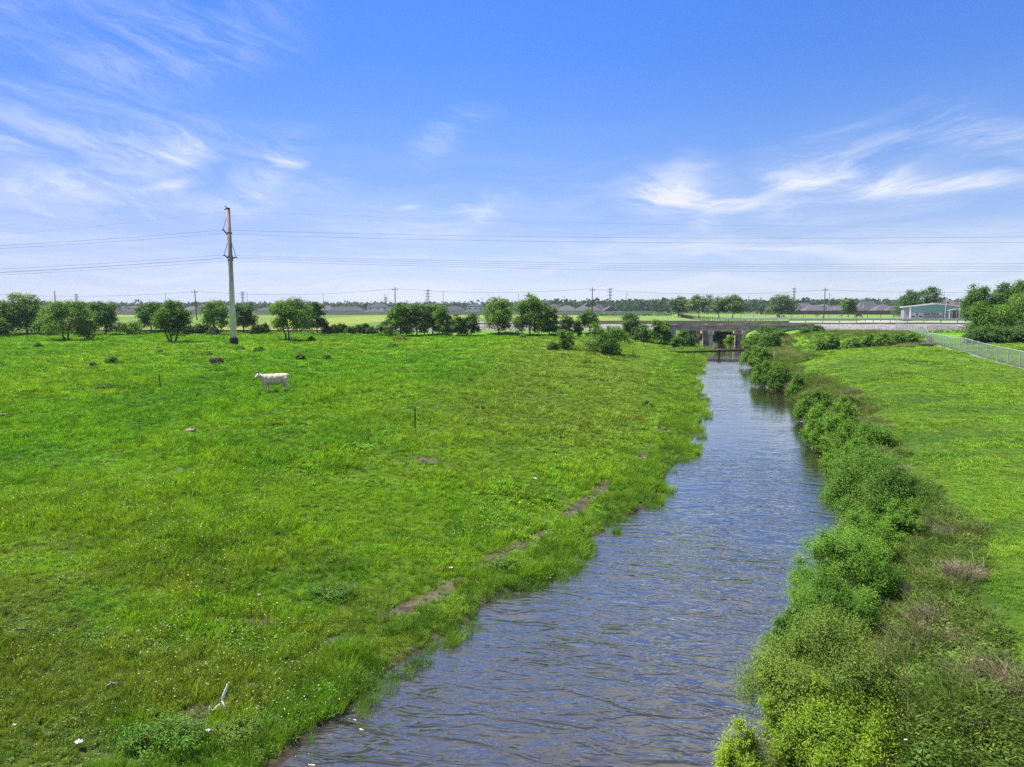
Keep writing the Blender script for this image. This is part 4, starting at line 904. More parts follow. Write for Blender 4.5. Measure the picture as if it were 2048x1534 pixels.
mb = MB(); mb.add([(50 - 45, 157 - 165, .2 - W), (61 - 45, 157 - 165, 1.5 - W), (61 - 45, 174 - 165, 1.5 - W), (50 - 45, 174 - 165, .2 - W), (50 - 45, 157 - 165, -.2 - W), (61 - 45, 157 - 165, 1.0 - W), (61 - 45, 174 - 165, 1.0 - W), (50 - 45, 174 - 165, -.2 - W)], [(0, 1, 2, 3), (7, 6, 5, 4), (0, 4, 5, 1), (1, 5, 6, 2), (2, 6, 7, 3), (3, 7, 4, 0)])
mb.build('slope_paving', M['path_gravel'], rb)
def guardrail(label, x0, x1, y, z):
    gr = empty('guardrail', (x0, y, z), label, 'guardrail', 'guardrails along the road')
    MB().prism([(0, .45), (.05, .52), (.0, .60), (.05, .68), (0, .76), (-.03, .6)], (0, 0, 0), 'x', x1 - x0).build('rail_beam', M['galv'], gr)
    for x in np.arange(0, x1 - x0, 3.81): MB().box(x, x + .12, .05, .2, -.4, .74).build('post', M['galv_dark'], gr)
    return gr
guardrail('galvanised guardrail along the near side of the road right of the bridge', 62.5, 170, 158.6, ROADZ + .0)
guardrail('galvanised guardrail along the far side of the road', 50, 200, 175.2, ROADZ - .1)
# driveway of the teal building and pale verge
dv = MB(); 
pts = [(92, 178), (150, 262), (158, 276), (168, 284), (220, 286), (220, 292), (160, 292), (146, 276), (84, 178)]
dv.add([(x, y, zt(x, y) + .05) for x, y in pts], [tuple(range(len(pts)))]); tag(dv.build('driveway', M['path_gravel']), kind='structure')
dv = MB(); pts = [(100, 262), (100, 271), (225, 271), (225, 262)]
dv.add([(x, y, zt(x, y) + .06) for x, y in pts], [(0, 3, 2, 1)]); tag(dv.build('parking_strip', M['path_gravel']), kind='structure')

# pipe across the stream
pc = at(1440, 710, 106.5); xa, xb = 21.5, 37.0
e = empty('pipe', (xa, 107, -.95), 'dark rusty pipe crossing the stream on a short middle prop', 'pipe')
MB().tube([(0, 0, -.35), (6, .0, -.28), (10.3, .1, -.12), (15.5, .2, .02)], .19, 10).build('pipe_run', M['dark_wood'], e, True)
MB().tube([(10.2, .0, -1.6), (10.2, .0, .25)], .13, 8).build('prop', M['dark_wood'], e); MB().box(9.9, 10.5, -.28, .36, -.02, .14).build('saddle', M['galv_dark'], e)

# ------------------------------------------------------------------ the big transmission pole and its wires
PB = g(468, 690); PB = Vector((PB.x, PB.y, zt(PB.x, PB.y))); PD = PB.y
pt = at(457, 418, PD); H = pt.z - PB.z
e = empty('transmission_pole', tuple(PB), 'tall tapering concrete power pole with a black base, left of the middle', 'power pole')
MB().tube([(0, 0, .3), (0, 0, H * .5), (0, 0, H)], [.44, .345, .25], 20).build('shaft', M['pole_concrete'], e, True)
MB().tube([(0, 0, -.4), (0, 0, 1.05)], [.60, .60], 24).build('base_sleeve', M['pole_base'], e)
MB().tube([(0, 0, H), (0, 0, H + .16)], [.27, .25], 16).box(-.55, .1, -.09, .09, H - .12, H + .02).build('top_cap', M['black_metal'], e)
MB().tube([(-.3, 0, H - .1), (-.25, 0, H + .22), (-.5, 0, H + .5)], [.07, .08, .04], 6).build('lightning_bracket', M['black_metal'], e)
def PZ(py): return at(460, py, PD).z - PB.z
def insul(name, a, b, n, r0):
    a, b = Vector(a), Vector(b); mb = MB().tube([a, b], .025, 5)
    for i in range(n):
        p = a.lerp(b, (i + .5) / n); d = (b - a).normalized() * .035; mb.tube([p - d, p, p + d], [.03, r0, .03], 8)
    return mb.build(name, M['black_metal'], e)
arms = []
for side, zt_top, ztip, zroot, reach in ((-1, 435, 459, 469, .86), (-1, 484, 510, 517, .86), (1, 486, 514, 517, .86)):
    tip = (side * reach, 0, PZ(ztip)); root = (side * .30, 0, PZ(zroot)); top = (side * .28, 0, PZ(zt_top))
    o = MB().tube([root, tip], [.11, .075], 8).build('post_insulator', M['black_metal'], e); insul('insulator_string', top, tip, 13, .085); arms.append(tip)
    MB().box(tip[0] - .09, tip[0] + .09, -.3, .3, tip[2] - .12, tip[2] - .02).build('clamp', M['black_metal'], e)
for py in (466, 513, 520): z = PZ(py); MB().tube([(0, -.0, z - .12), (0, 0, z + .12)], [.40, .40], 14).build('collar', M['galv_dark'], e)
def wire(label, pts, r=.012, group='power lines of the big pole', name='power_line'):
    """a hanging wire through photo points (px, py, distance), smooth"""
    P = [at(*p) for p in pts]; out = []
    A = np.array([p[:] for p in P]); tt = np.cumsum([0] + [np.hypot(*(A[i + 1] - A[i])[:2]) for i in range(len(A) - 1)])
    s_ = np.linspace(0, tt[-1], 48); c = [np.interp(s_, tt, A[:, 0]), np.interp(s_, tt, A[:, 1])]
    zc = np.polyfit(tt, A[:, 2], 2); zz = np.polyval(zc, s_); zz = zz + np.interp(s_, tt, A[:, 2] - np.polyval(zc, tt))
    base = Vector((c[0][0], c[1][0], zz[0]))
    mb = MB().tube([(a - base.x, b_ - base.y, d - base.z) for a, b_, d in zip(c[0], c[1], zz)], r, 5)
    o = mb.build(name, M['wire']); o.location = base; tag(o, label, 'power line', group); return o
D0 = PD; DR = 104
wire('thin topmost shield wire left of the big pole', [(-700, 520, 90), (0, 470, 94), (455, 422, D0)], .006)
wire('thin topmost shield wire right of the big pole', [(460, 422, D0), (700, 432, D0 + 1), (1600, 452, DR), (3200, 420, 112)], .005)
wire('left span of the upper pair, upper wire', [(-700, 527, 90), (0, 491, 94), (445, 460, D0)])
wire('left span of the upper pair, lower wire', [(-700, 534, 90), (0, 497, 94), (445, 467, D0)])
wire('left span of the lower group, top wire', [(-700, 566, 90), (0, 538, 94), (447, 510, D0)])
wire('left span of the lower group, thick middle wire', [(-700, 576, 90), (0, 545, 94), (447, 516, D0)], .022)
wire('left span of the lower group, bottom wire', [(-700, 583, 90), (0, 550, 94), (470, 521, D0)])
wire('right span of the upper pair, upper wire', [(447, 460, D0), (850, 470, D0 + 1), (1300, 475.5, D0 + 3), (1880, 475, DR), (3200, 440, 112)])
wire('right span of the upper pair, lower wire', [(447, 468, D0), (900, 480, D0 + 1), (1300, 485, D0 + 3), (1880, 485.5, DR), (3200, 460, 112)])
wire('right span of the lower group, top wire', [(447, 510, D0), (900, 521, D0 + 1), (1300, 527.5, D0 + 3), (1820, 528, DR), (3200, 500, 112)])
wire('right span of the lower group, second wire', [(472, 514, D0), (900, 525, D0 + 1), (1300, 532, D0 + 3), (1820, 533, DR), (3200, 508, 112)])
wire('right span of the lower group, third wire', [(472, 517, D0), (900, 529, D0 + 1), (1300, 536, D0 + 3), (1820, 537, DR), (3200, 514, 112)])
wire('right span of the lower group, bottom wire', [(480, 522, D0), (900, 533, D0 + 1), (1300, 541, D0 + 3), (1820, 542.5, DR), (3200, 522, 112)])

# wooden distribution poles by the road
def wpole(px, ytop, label, D=250, lean=0.0, arm=True):
    p = at(px, 640, D); p.z = zt(p.x, p.y); h = at(px, ytop, D).z - p.z
    e = empty('utility_pole', tuple(p), label, 'utility pole', 'wooden utility poles beyond the railway')
    MB().tube([(0, 0, -.5), (lean * h, 0, h)], [.24, .15], 8).build('shaft', M['pole_wood'], e, True)
    if arm:
        MB().box(lean * h - 1.2, lean * h + 1.2, -.07, .07, h - 1.05, h - .88).build('cross_arm', M['pole_wood'], e)
        for x in (-1.1, 1.1): MB().tube([(lean * h + x, 0, h - .9), (lean * h + x, 0, h - .6)], [.08, .06], 6).build('insulator', M['galv_dark'], e)
    return p, h
WPX = [(-20, 586, 'wooden utility pole at the left edge, mostly behind trees', True), (29, 586, 'short wooden pole top showing above the leftmost trees', False), (113, 582, 'wooden pole with no arm standing above the dark house roof', False), (394, 579, 'wooden utility pole left of the big concrete pole', True),
       (791, 574, 'wooden utility pole above the dark tree clump in the middle', True), (1184, 575, 'wooden utility pole above the small flat topped tree', True), (1647, 575, 'wooden utility pole with crossarm beside the horse paddock', True), (2110, 574, 'wooden utility pole outside the right edge', True)]
for px, yt, lb, arm in WPX: wpole(px, yt, lb, 262 if px != 1647 else 268, -.03 if px in (394,) else (.008 if px == 1647 else 0), arm)
for (a, b_, ya, yb, sg, lb) in [(-20, 394, 588, 583, 7, 'thin wire from the left edge to the pole left of the big pole'), (394, 791, 583, 577, 9, 'thin wire between the pole by the big pole and the middle pole'), (791, 1184, 577, 577, 8, 'thin wire between the middle pole and the pole over the flat topped tree'), (1184, 1647, 578, 580, 9, 'thin wire running right from the pole over the flat topped tree'), (1647, 2110, 579, 577, 7, 'thin wire running right from the paddock pole')]:
    wire(lb, [(a, ya, 262), ((a + b_) / 2, (ya + yb) / 2 + sg, 262), (b_, yb, 262)], .035, 'distribution wires beyond the railway')

# far lattice towers and masts
def lattice(px, ytop, label, D=900, w=7.0):
    p = at(px, 615, D); p.z = 0; h = at(px, ytop, D).z; e = empty('lattice_tower', tuple(p), label, 'pylon', 'distant steel pylons'); mb = MB()
    wz = lambda z: w / 2 * (1 - .72 * min(1, z / (h * .6))) 
    for sx in (-1, 1):
        for sy in (-1, 1): mb.tube([(sx * wz(z), sy * wz(z), z) for z in (0, h * .3, h * .6, h)], .15, 4)
    n = 9
    for i in range(n):
        za, zb = h * i / n, h * (i + 1) / n
        for s_ in (-1, 1):
            mb.tube([(-wz(za), s_ * wz(za), za), (wz(zb), s_ * wz(zb), zb)], .08, 3); mb.tube([(wz(za), s_ * wz(za), za), (-wz(zb), s_ * wz(zb), zb)], .08, 3)
    mb.build('lattice_body', M['galv_dark'], e)
    for k in (.72, .84, .96): MB().tube([(-w * .55, 0, h * k), (w * .55, 0, h * k)], .2, 4).build('cross_arm', M['galv_dark'], e)
for px, yt, lb in [(154, 588, 'faint steel pylon at the far left above the trees'), (486, 583, 'faint steel pylon just right of the big pole'), (856, 579, 'steel pylon with splayed legs above the dark tree clump'), (1220, 576, 'tall steel pylon right of the pole over the flat topped tree'), (1587, 575, 'faint tall steel pylon behind the round park tree'), (772, 594, 'short stubby steel pylon left of the middle wooden pole')]:
    lattice(px, yt, lb, 620 if px in (1220, 856) else 760, 5.0 if px != 856 else 5.5)
def mast(px, ytop, label, D=700, r=.28):
    p = at(px, 615, D); p.z = 0; h = at(px, ytop, D).z; e = empty('mast', tuple(p), label, 'mast', 'thin distant masts')
    MB().tube([(0, 0, 0), (0, 0, h)], [r, r * .6], 6).build('shaft', M['galv_dark'], e)
    MB().tube([(-1.2, 0, h * .94), (1.2, 0, h * .94)], .12, 4).build('cross_arm', M['galv_dark'], e)
for px, yt, lb in [(332, 585, 'thin mast behind the three trunked round tree'), (300, 599, 'very thin mast above the wood left of the three trunked tree'), (495, 584, 'thin mast beside the faint pylon right of the big pole'), (647, 585, 'thin mast right of the twin stemmed tree'), (770, 588, 'needle mast beside the stubby pylon'), (887, 583, 'thin mast right of the splayed pylon'),
                   (964, 595, 'short mast left of the open topped tall tree'), (1037, 587, 'thin mast between the two tall trees'), (1128, 591, 'thin mast over the grey roofed houses'), (1253, 585, 'thin mast above the wood right of the tall pylon'), (1305, 604, 'pale short pole before the far wood'), (1658, 586, 'thin mast right of the paddock pole'), (1497, 592, 'faint thin mast above the wood right of the park trees')]: mast(px, yt, lb)

# ------------------------------------------------------------------ houses
def hip(mb, x0, x1, y0, y1, z, h, ov=.5, gable=False):
    x0 -= ov; x1 += ov; y0 -= ov; y1 += ov; dx, dy = x1 - x0, y1 - y0; ins = 0.01 if gable else min(dx, dy) / 2
    if dx >= dy: a = (x0 + ins, (y0 + y1) / 2, z + h); b_ = (x1 - ins, (y0 + y1) / 2, z + h)
    else: a = ((x0 + x1) / 2, y0 + ins, z + h); b_ = ((x0 + x1) / 2, y1 - ins, z + h)
    v = [(x0, y0, z), (x1, y0, z), (x1, y1, z), (x0, y1, z), a, b_, (x0, y0, z - .18), (x1, y0, z - .18), (x1, y1, z - .18), (x0, y1, z - .18)]
    if dx >= dy: f = [(0, 1, 5, 4), (2, 3, 4, 5), (1, 2, 5), (3, 0, 4)]
    else: f = [(1, 2, 5, 4), (3, 0, 4, 5), (0, 1, 4), (2, 3, 5)]
    mb.add(v, f + [(9, 8, 7, 6), (0, 6, 7, 1), (1, 7, 8, 2), (2, 8, 9, 3), (3, 9, 6, 0)])
def window(parent, x, y, z, w, h, fr=M['white']):
    f = MB().box(x - w / 2 - .12, x + w / 2 + .12, y - .09, y + .02, z - .12, z + h + .12).build('window', fr, parent)
    MB().box(x - w / 2, x + w / 2, y - .13, y - .092, z, z + h).build('pane', M['glass'], f); return f
def house(px0, px1, ytop, label, D, wall, roof, storeys=1, depth=11, wing=0, gable=False, nwin=3, roofh=None, garage=False):
    cx = (px0 + px1) / 2; p = at(cx, 620, D); p.z = zt(p.x, p.y); w = (px1 - px0) * D / F; top = at(cx, ytop, D).z - p.z
    e = empty('house', tuple(p), label, 'house', 'houses of the far estate'); eave = 2.9 * storeys if roofh is None else top - roofh; rh = max(1.2, top - eave); eave = top - rh
    eave = max(eave, 2.4); rh = top - eave
    MB().box(-w / 2, w / 2, 0, depth, -.4, eave).build('wall', M[wall], e)
    mb = MB(); hip(mb, -w / 2, w / 2, 0, depth, eave, rh, gable=gable)
    if wing: hip(mb, -w / 2 + w * .12, -w / 2 + w * (.12 + abs(wing)), -2.5, depth * .5, eave, rh * .62)
    rf = mb.build('roof', M[roof], e)
    if wing: MB().box(-w / 2 + w * .12 + .3, -w / 2 + w * (.12 + abs(wing)) - .3, -2.2, -.003, -.4, eave - .19).build('wing_wall', M[wall], e)
    MB().tube([(w * .2, depth * .62, eave + rh * .3), (w * .2, depth * .62, eave + rh * .95)], .12, 6).build('vent_pipe', M['galv_dark'], rf)
    for s_ in range(storeys):
        for k in range(nwin):
            x = -w / 2 + w * (k + .5) / nwin
            if wing and abs(x - (-w / 2 + w * (.12 + abs(wing) / 2))) < w * abs(wing) * .6 + .6: continue
            window(e, x + .4 * (k % 2), 0, 1.0 + 2.9 * s_ if eave > 2.9 * s_ + 2.2 else eave - 1.6, 1.1, 1.25)
    if not wing: MB().box(w * .30, w * .30 + .95, -.06, -.004, -.2, 2.0).build('door', M['door_red'], e)
    return e
HS = [(84, 112, 611, 'dark roofed house glimpsed left of the forked tree', 560, 'tan_wall', 'roof_blue', 1, {}), (146, 170, 612, 'house gable between the forked tree and the dark upright tree', 600, 'tan_wall', 'roof_grey', 1, {}),
      (229, 254, 611, 'house with a dark hip roof left of the peach house', 560, 'white_wall', 'roof_blue', 1, dict(wing=.4)), (253, 273, 612, 'narrow two storey peach house with a brick corner', 545, 'peach_wall', 'roof_brown', 2, dict(nwin=2)), (272, 300, 612, 'dark roofed house right of the peach house', 575, 'tan_wall', 'roof_blue', 1, {}),
      (360, 396, 613, 'grey roofed house left of the pole wires, partly behind a tree', 590, 'tan_wall', 'roof_grey', 1, {}), (384, 424, 608, 'house with a large dark slate roof behind the thin wooden pole', 560, 'white_wall', 'roof_blue', 1, dict(wing=.35)), (430, 468, 611, 'tan house hidden behind the wispy tree', 570, 'tan_wall', 'roof_brown', 1, {}),
      (510, 548, 615, 'low dark roofed house left of the twin stemmed tree', 560, 'tan_wall', 'roof_blue', 1, {}), (546, 580, 612, 'house mostly behind the twin stemmed tree', 600, 'white_wall', 'roof_grey', 1, {}), (636, 668, 611, 'grey roofed house behind the long low house', 640, 'tan_wall', 'roof_grey', 1, {}), (656, 728, 613, 'long low house with dark roof and white wall', 540, 'white_wall', 'roof_blue', 1, dict(wing=.5, nwin=6)),
      (734, 776, 606, 'two storey white house with dark hip roof and three upper windows', 540, 'white_wall', 'roof_blue', 2, dict(nwin=3, roofh=3.2)), (768, 800, 616, 'low dark roofed annex right of the two storey white house', 530, 'white_wall', 'roof_blue', 1, {}), (886, 930, 612, 'house with pale wall and dark and pale roof right of the dark clump', 560, 'white_wall', 'roof_blue', 1, dict(wing=.4)),
      (934, 966, 606, 'two storey pale house left of the open topped tall tree', 560, 'white_wall', 'roof_blue', 2, dict(nwin=3, roofh=2.6)), (960, 984, 613, 'small dark garage roof by the two storey pale house', 550, 'white_wall', 'roof_blue', 1, {}), (1096, 1122, 608, 'blue grey two storey house peeping right of the tall full tree', 640, 'tan_wall', 'roof_blue', 2, dict(roofh=2)),
      (1114, 1156, 611, 'first tan house with grey roof left of the wooden pole', 500, 'tan_wall', 'roof_grey', 1, dict(wing=.3)), (1150, 1186, 611, 'second tan house with grey roof left of the wooden pole', 505, 'tan_wall', 'roof_grey', 1, dict(wing=.4)), (1176, 1204, 612, 'brown roofed house right behind the wooden pole', 500, 'tan_wall', 'roof_brown', 1, {}),
      (1166, 1184, 606, 'white gabled house half hidden behind the tan houses', 560, 'white', 'roof_grey', 2, dict(gable=True, roofh=3, nwin=1)), (1184, 1216, 607, 'house with a tall dark blue roof beyond the wooden pole', 540, 'white_wall', 'roof_blue', 1, {}), (1208, 1236, 612, 'house with a pale sloping roof at the right end of its row', 520, 'white_wall', 'roof_grey', 1, dict(gable=True)),
      (1588, 1634, 606, 'large grey roofed house at the left end of the row behind the brown fence', 640, 'tan_wall', 'roof_grey', 1, dict(wing=.3)), (1612, 1652, 610, 'second grey roofed house behind the brown fence', 610, 'tan_wall', 'roof_grey', 1, {}), (1640, 1664, 608, 'white two storey gable behind the paddock pole', 615, 'white', 'roof_grey', 2, dict(nwin=1, roofh=2)),
      (1660, 1700, 611, 'grey roofed house left of the leaning paddock tree', 620, 'tan_wall', 'roof_grey', 1, dict(wing=.3)), (1696, 1728, 609, 'grey roofed house right of the leaning paddock tree', 610, 'tan_wall', 'roof_brown', 1, {}), (1716, 1764, 602, 'tall grey roofed house with a dark front gable', 640, 'tan_wall', 'roof_grey', 1, dict(wing=.3)), (1752, 1790, 609, 'last grey roofed house before the teal building', 610, 'tan_wall', 'roof_grey', 1, {}),
      (1776, 1812, 611, 'low brown roofed house touching the teal building', 600, 'tan_wall', 'roof_brown', 1, {}), (1862, 1918, 599, 'brown roofed house rising behind the teal building', 600, 'tan_wall', 'roof_brown', 2, dict(wing=.4, roofh=3.5)), (1824, 1850, 597, 'grey roof peeping over the left half of the teal building', 620, 'tan_wall', 'roof_grey', 2, dict(roofh=3)), (1916, 1950, 603, 'brown roofed house partly behind the right edge trees', 610, 'tan_wall', 'roof_brown', 2, dict(roofh=3))]
for i, (a, b_, yt, lb, D, wl, rf, st, kw) in enumerate(HS): house(a, b_, yt, lb, D, wl, rf, st, **kw)
# board fences of the estate
def board_fence(label, px0, px1, D0, D1, h, mat, name='board_fence'):
    a = at(px0, 620, D0); c = at(px1, 620, D1); a.z = zt(a.x, a.y); c.z = zt(c.x, c.y); e = empty(name, tuple(a), label, 'fence', 'board fences of the estate')
    d = c - a; n = max(2, int(d.length / 12)); L_ = d.length; u = d.normalized(); ang = math.atan2(u.y, u.x); e.rotation_euler = (0, 0, ang)
    for i in range(n): MB().box(L_ * i / n + .05, L_ * (i + 1) / n - .05, -.03, .03, -.4, h - (.06 if i % 2 else 0)).build('panel', M[mat], e)
    for i in range(n + 1): MB().box(L_ * i / n - .08, L_ * i / n + .08, -.10, .05, -.4, h + .05).build('post', M[mat], e)
board_fence('tan board fence in front of the houses left of the middle', 512, 800, 520, 520, 2.4, 'fence_tan'); board_fence('tan board fence right of the dark tree clump', 880, 1112, 515, 515, 2.4, 'fence_tan')
board_fence('pale tan board fence in front of the houses at the left', 225, 470, 525, 520, 2.4, 'fence_tan'); board_fence('pale grey board fence running right from the houses by the wooden pole', 1112, 1302, 480, 500, 2.5, 'fence_grey'); board_fence('long dark brown board fence behind the horse paddock', 1520, 1860, 545, 545, 3.0, 'fence_brown')

# ------------------------------------------------------------------ the teal building
BD = 284.0
p0 = at(1812, 637, BD); p1 = at(1922, 637, BD); bx0 = p0.x; BTH = R(-25); bz = zt(bx0, BD)
e = empty('office_building', (bx0, BD, bz), 'low teal clad building with a shallow white gable roof and a dark red door', 'building', rz=BTH)
def HZ(py): return at(1860, py, BD).z - bz
def HX(px): k_ = (px - 1024) / F; return (k_ * BD - bx0) / (math.cos(BTH) - k_ * math.sin(BTH))
bw = HX(1922)
ze = HZ(614); zr = HZ(608.5); xr = HX(1868)
m = MB(); m.prism([(0, -.5), (bw, -.5), (bw, ze), (xr, zr), (0, ze)], (0, 0, 0), 'y', 16); 
# prism along y: profile in x,z
m.build('wall', M['teal'], e)
MB().box(HX(1804), -.01, .3, 15.8, -.5, ze - .1).build('side_wing', M['grey_stone'], e)
MB().box(.003, bw - .003, -.06, -.003, -.5, HZ(626)).build('stone_plinth', M['grey_stone'], e)
ov = 1.2
m = MB(); m.prism([(HX(1801), ze - .25), (xr, zr - .0), (bw + ov, ze - .15), (bw + ov, ze + .25), (xr, zr + .4), (HX(1801), ze + .1)], (0, -.9, 0), 'y', 18)
m.build('roof', M['roof_white'], e)
for x in (HX(1816), HX(1914)): MB().box(x - .3, x + .3, -.7, -.1, -.5, ze - .1).build('column', M['white'], e)
for a, b_, ya, yb in [(1819.5, 1826.5, 626, 634.5), (1834, 1841, 626, 634.5), (1874.5, 1879.5, 625, 634.5)]:
    x = (HX(a) + HX(b_)) / 2; w = HX(b_) - HX(a); f = MB().box(x - w / 2 - .16, x + w / 2 + .16, -.16, -.064, HZ(yb) - .16, HZ(ya) + .16).build('window', M['white'], e)
    h = HZ(ya) - HZ(yb); MB().box(x - w / 2, x + w / 2, -.2, -.162, HZ(yb), HZ(yb) + h * .38).build('pane', M['glass'], f); MB().box(x - w / 2, x + w / 2, -.2, -.162, HZ(yb) + h * .45, HZ(ya)).build('pane', M['galv'], f)
for a, b_, ya, yb, mt in [(1828, 1832.5, 627, 631, 'glass'), (1843, 1856, 626.5, 630.5, 'brick'), (1858, 1862, 625.5, 629, 'glass'), (1863, 1867.5, 625.5, 629, 'glass'), (1869, 1873, 626.5, 630.5, 'glass'), (1881, 1890, 626.5, 630.5, 'brick')]:
    x = (HX(a) + HX(b_)) / 2; w = HX(b_) - HX(a); f = MB().box(x - w / 2 - .12, x + w / 2 + .12, -.13, -.062, HZ(yb) - .1, HZ(ya) + .1).build('window' if mt == 'glass' else 'brick_panel', M['white'], e)
    MB().box(x - w / 2, x + w / 2, -.17, -.132, HZ(yb), HZ(ya)).build('pane' if mt == 'glass' else 'brick_face', M[mt], f)
# porch
pf = MB().prism([(HX(1890), HZ(621.5)), (HX(1906), HZ(618.2)), (HX(1923), HZ(621.5)), (HX(1923), HZ(620)), (HX(1906), HZ(616.8)), (HX(1890), HZ(620))], (0, -3.2, 0), 'y', 3.1).build('porch_roof', M['roof_white'], e)
for x in (HX(1893), HX(1921)): MB().box(x - .15, x + .15, -3.0, -2.7, -.3, HZ(621)).build('porch_post', M['white'], e)
d = MB().box(HX(1902), HX(1907), -.2, -.064, -.05, HZ(622.5)).build('door', M['door_red'], e); MB().sphere((HX(1906.4), -.24, 1.0), .06, 6, 4).build('handle', M['galv'], d)
for a in (1896, 1911.5):
    f = MB().box(HX(a) - .65, HX(a) + .65, -.16, -.064, .2, HZ(623.5)).build('window', M['white'], e); MB().box(HX(a) - .42, HX(a) + .42, -.2, -.162, .45, HZ(624.5)).build('pane', M['glass'], f)
MB().box(HX(1860) - .0, HX(1860) + .8, -1.2, -.4, -.1, .9).build('utility_box', M['galv_dark'], e)
# flagpole with flag
fp = at(1889, 640, 276); fp.z = zt(fp.x, fp.y); h = at(1891, 597, 276).z - fp.z
e = empty('flagpole', tuple(fp), 'white flagpole in front of the porch with a striped flag flying', 'flagpole')
MB().tube([(0, 0, -.2), (.25, 0, h)], [.09, .05], 8).build('pole', M['white'], e); MB().sphere((.25, 0, h + .1), .12, 8, 6).build('finial', M['galv'], e)
def flagmat():
    m, nt, out = newmat('flag_cloth'); b_ = nt.nodes.new('ShaderNodeBsdfPrincipled'); nt.links.new(b_.outputs[0], out.inputs[0]); b_.inputs['Roughness'].default_value = .9
    a = nt.nodes.new('ShaderNodeAttribute'); a.attribute_name = 'fuv'; u, v, _ = xyz(nt, a.outputs['Vector'])
    st = (v * 6.5)._m('FRACT')._m('GREATER_THAN', .5); c = mixc(nt, st, (.45, .03, .04), (.7, .68, .68)); can = u._m('LESS_THAN', .4) * v._m('GREATER_THAN', .46)
    star = noise(nt, a.outputs['Vector'], 30, 1).ss(.58, .62); c2 = mixc(nt, star, (.02, .03, .12), (.7, .7, .75)); nt.links.new(mixc(nt, can, c, c2), b_.inputs['Base Color']); return m
U, V = np.meshgrid(np.linspace(0, 1, 24), np.linspace(0, 1, 10)); fw, fh = 3.3, 1.45; zt0 = h - 6.2 * .28 - .9
FX = .22 + U * fw; FY = np.sin(U * 9) * .16 * U; FZ = zt0 + V * fh - U * .35 + np.sin(U * 7 + 1) * .08
fo = grid_mesh('flag', FX, FY, FZ, flagmat()); fo.parent = e; a = fo.data.attributes.new('fuv', 'FLOAT_VECTOR', 'POINT'); a.data.foreach_set('vector', np.stack([U, V, 0 * U], -1).astype(np.float32).ravel())

# ------------------------------------------------------------------ chain link fence
def meshmat():
    m, nt, out = newmat('chain_link'); L = nt.links.new
    at_ = nt.nodes.new('ShaderNodeAttribute'); at_.attribute_name = 'fuv'; u, v, _ = xyz(nt, at_.outputs['Vector'])
    a = ((u + v) * 12.0)._m('FRACT')._m('LESS_THAN', .22); c = ((u - v + 50.0) * 12.0)._m('FRACT')._m('LESS_THAN', .22); al = a.mx(c)
    b_ = nt.nodes.new('ShaderNodeBsdfPrincipled'); b_.inputs['Base Color'].default_value = (.20, .215, .235, 1); b_.inputs['Roughness'].default_value = .5; b_.inputs['Metallic'].default_value = .3
    tr = nt.nodes.new('ShaderNodeBsdfTransparent'); mx = nt.nodes.new('ShaderNodeMixShader'); L(al.o, mx.inputs[0]); L(tr.outputs[0], mx.inputs[1]); L(b_.outputs[0], mx.inputs[2]); L(mx.outputs[0], out.inputs[0]); return m
M['chain'] = meshmat()
def chain_fence(label, pts, h=1.5, step=2.7, curb=True, fabric=True):
    """pts: ground points (x, y)"""
    P = np.array(pts, float); t = np.cumsum([0] + [np.hypot(*(P[i + 1] - P[i])) for i in range(len(P) - 1)]); n = int(t[-1] / step) + 1
    s_ = np.linspace(0, t[-1], n * 3 + 1); X = np.interp(s_, t, P[:, 0]); Y = np.interp(s_, t, P[:, 1]); Z = terr(X, Y); ker = np.ones(5) / 5; Z = np.convolve(np.pad(Z, 2, 'edge'), ker, 'valid')
    b0 = Vector((X[0], Y[0], Z[0])); e = empty('chain_link_fence', tuple(b0), label, 'fence'); X = X - b0.x; Y = Y - b0.y; Z = Z - b0.z
    MB().tube(list(zip(X, Y, Z + h)), .038, 6).build('top_rail', M['galv'], e, True); MB().tube(list(zip(X, Y, Z + .10)), .014, 4).build('bottom_wire', M['galv'], e)
    for i in range(0, len(X), 3): MB().tube([(X[i], Y[i], Z[i] - .3), (X[i], Y[i], Z[i] + h + .03)], [.045, .045], 6).sphere((X[i], Y[i], Z[i] + h + .05), .06, 6, 4).build('post', M['galv'], e)
    if fabric:
        ZZ = np.stack([Z + .04, Z + h], 0); o = grid_mesh('wire_mesh', np.stack([X, X]), np.stack([Y, Y]) + .05, ZZ, M['chain'], False); o.parent = e
        fu = np.stack([np.stack([s_, s_]), np.stack([0 * s_, 0 * s_ + h]), np.zeros((2, len(s_)))], -1); a = o.data.attributes.new('fuv', 'FLOAT_VECTOR', 'POINT'); a.data.foreach_set('vector', fu.astype(np.float32).ravel())
    if curb:
        m = MB()
        for i in range(len(X) - 1):
            m.add([(X[i], Y[i] - .16, Z[i] - .2), (X[i + 1], Y[i + 1] - .16, Z[i + 1] - .2), (X[i + 1], Y[i + 1] + .16, Z[i + 1] - .2), (X[i], Y[i] + .16, Z[i] - .2), (X[i], Y[i] - .16, Z[i] + .07), (X[i + 1], Y[i + 1] - .16, Z[i + 1] + .07), (X[i + 1], Y[i + 1] + .16, Z[i + 1] + .07), (X[i], Y[i] + .16, Z[i] + .07)], [(0, 1, 5, 4), (4, 5, 6, 7), (2, 3, 7, 6)])
        m.build('mow_strip', M['concrete'], e)
    return e
FP = [tuple(g(px, py)[:2]) for px, py in [(2300, 800), (2160, 768), (2048, 739), (1960, 715), (1900, 699)]]
x_, y_ = FP[-1]; fence_pts = FP + [(61.3, 103), (66.3, 113), (70, 121), (73.2, 130), (75.5, 138)]
chain_fence('galvanised chain link fence dropping from the railway and turning along the mown lawn', fence_pts, 1.5)
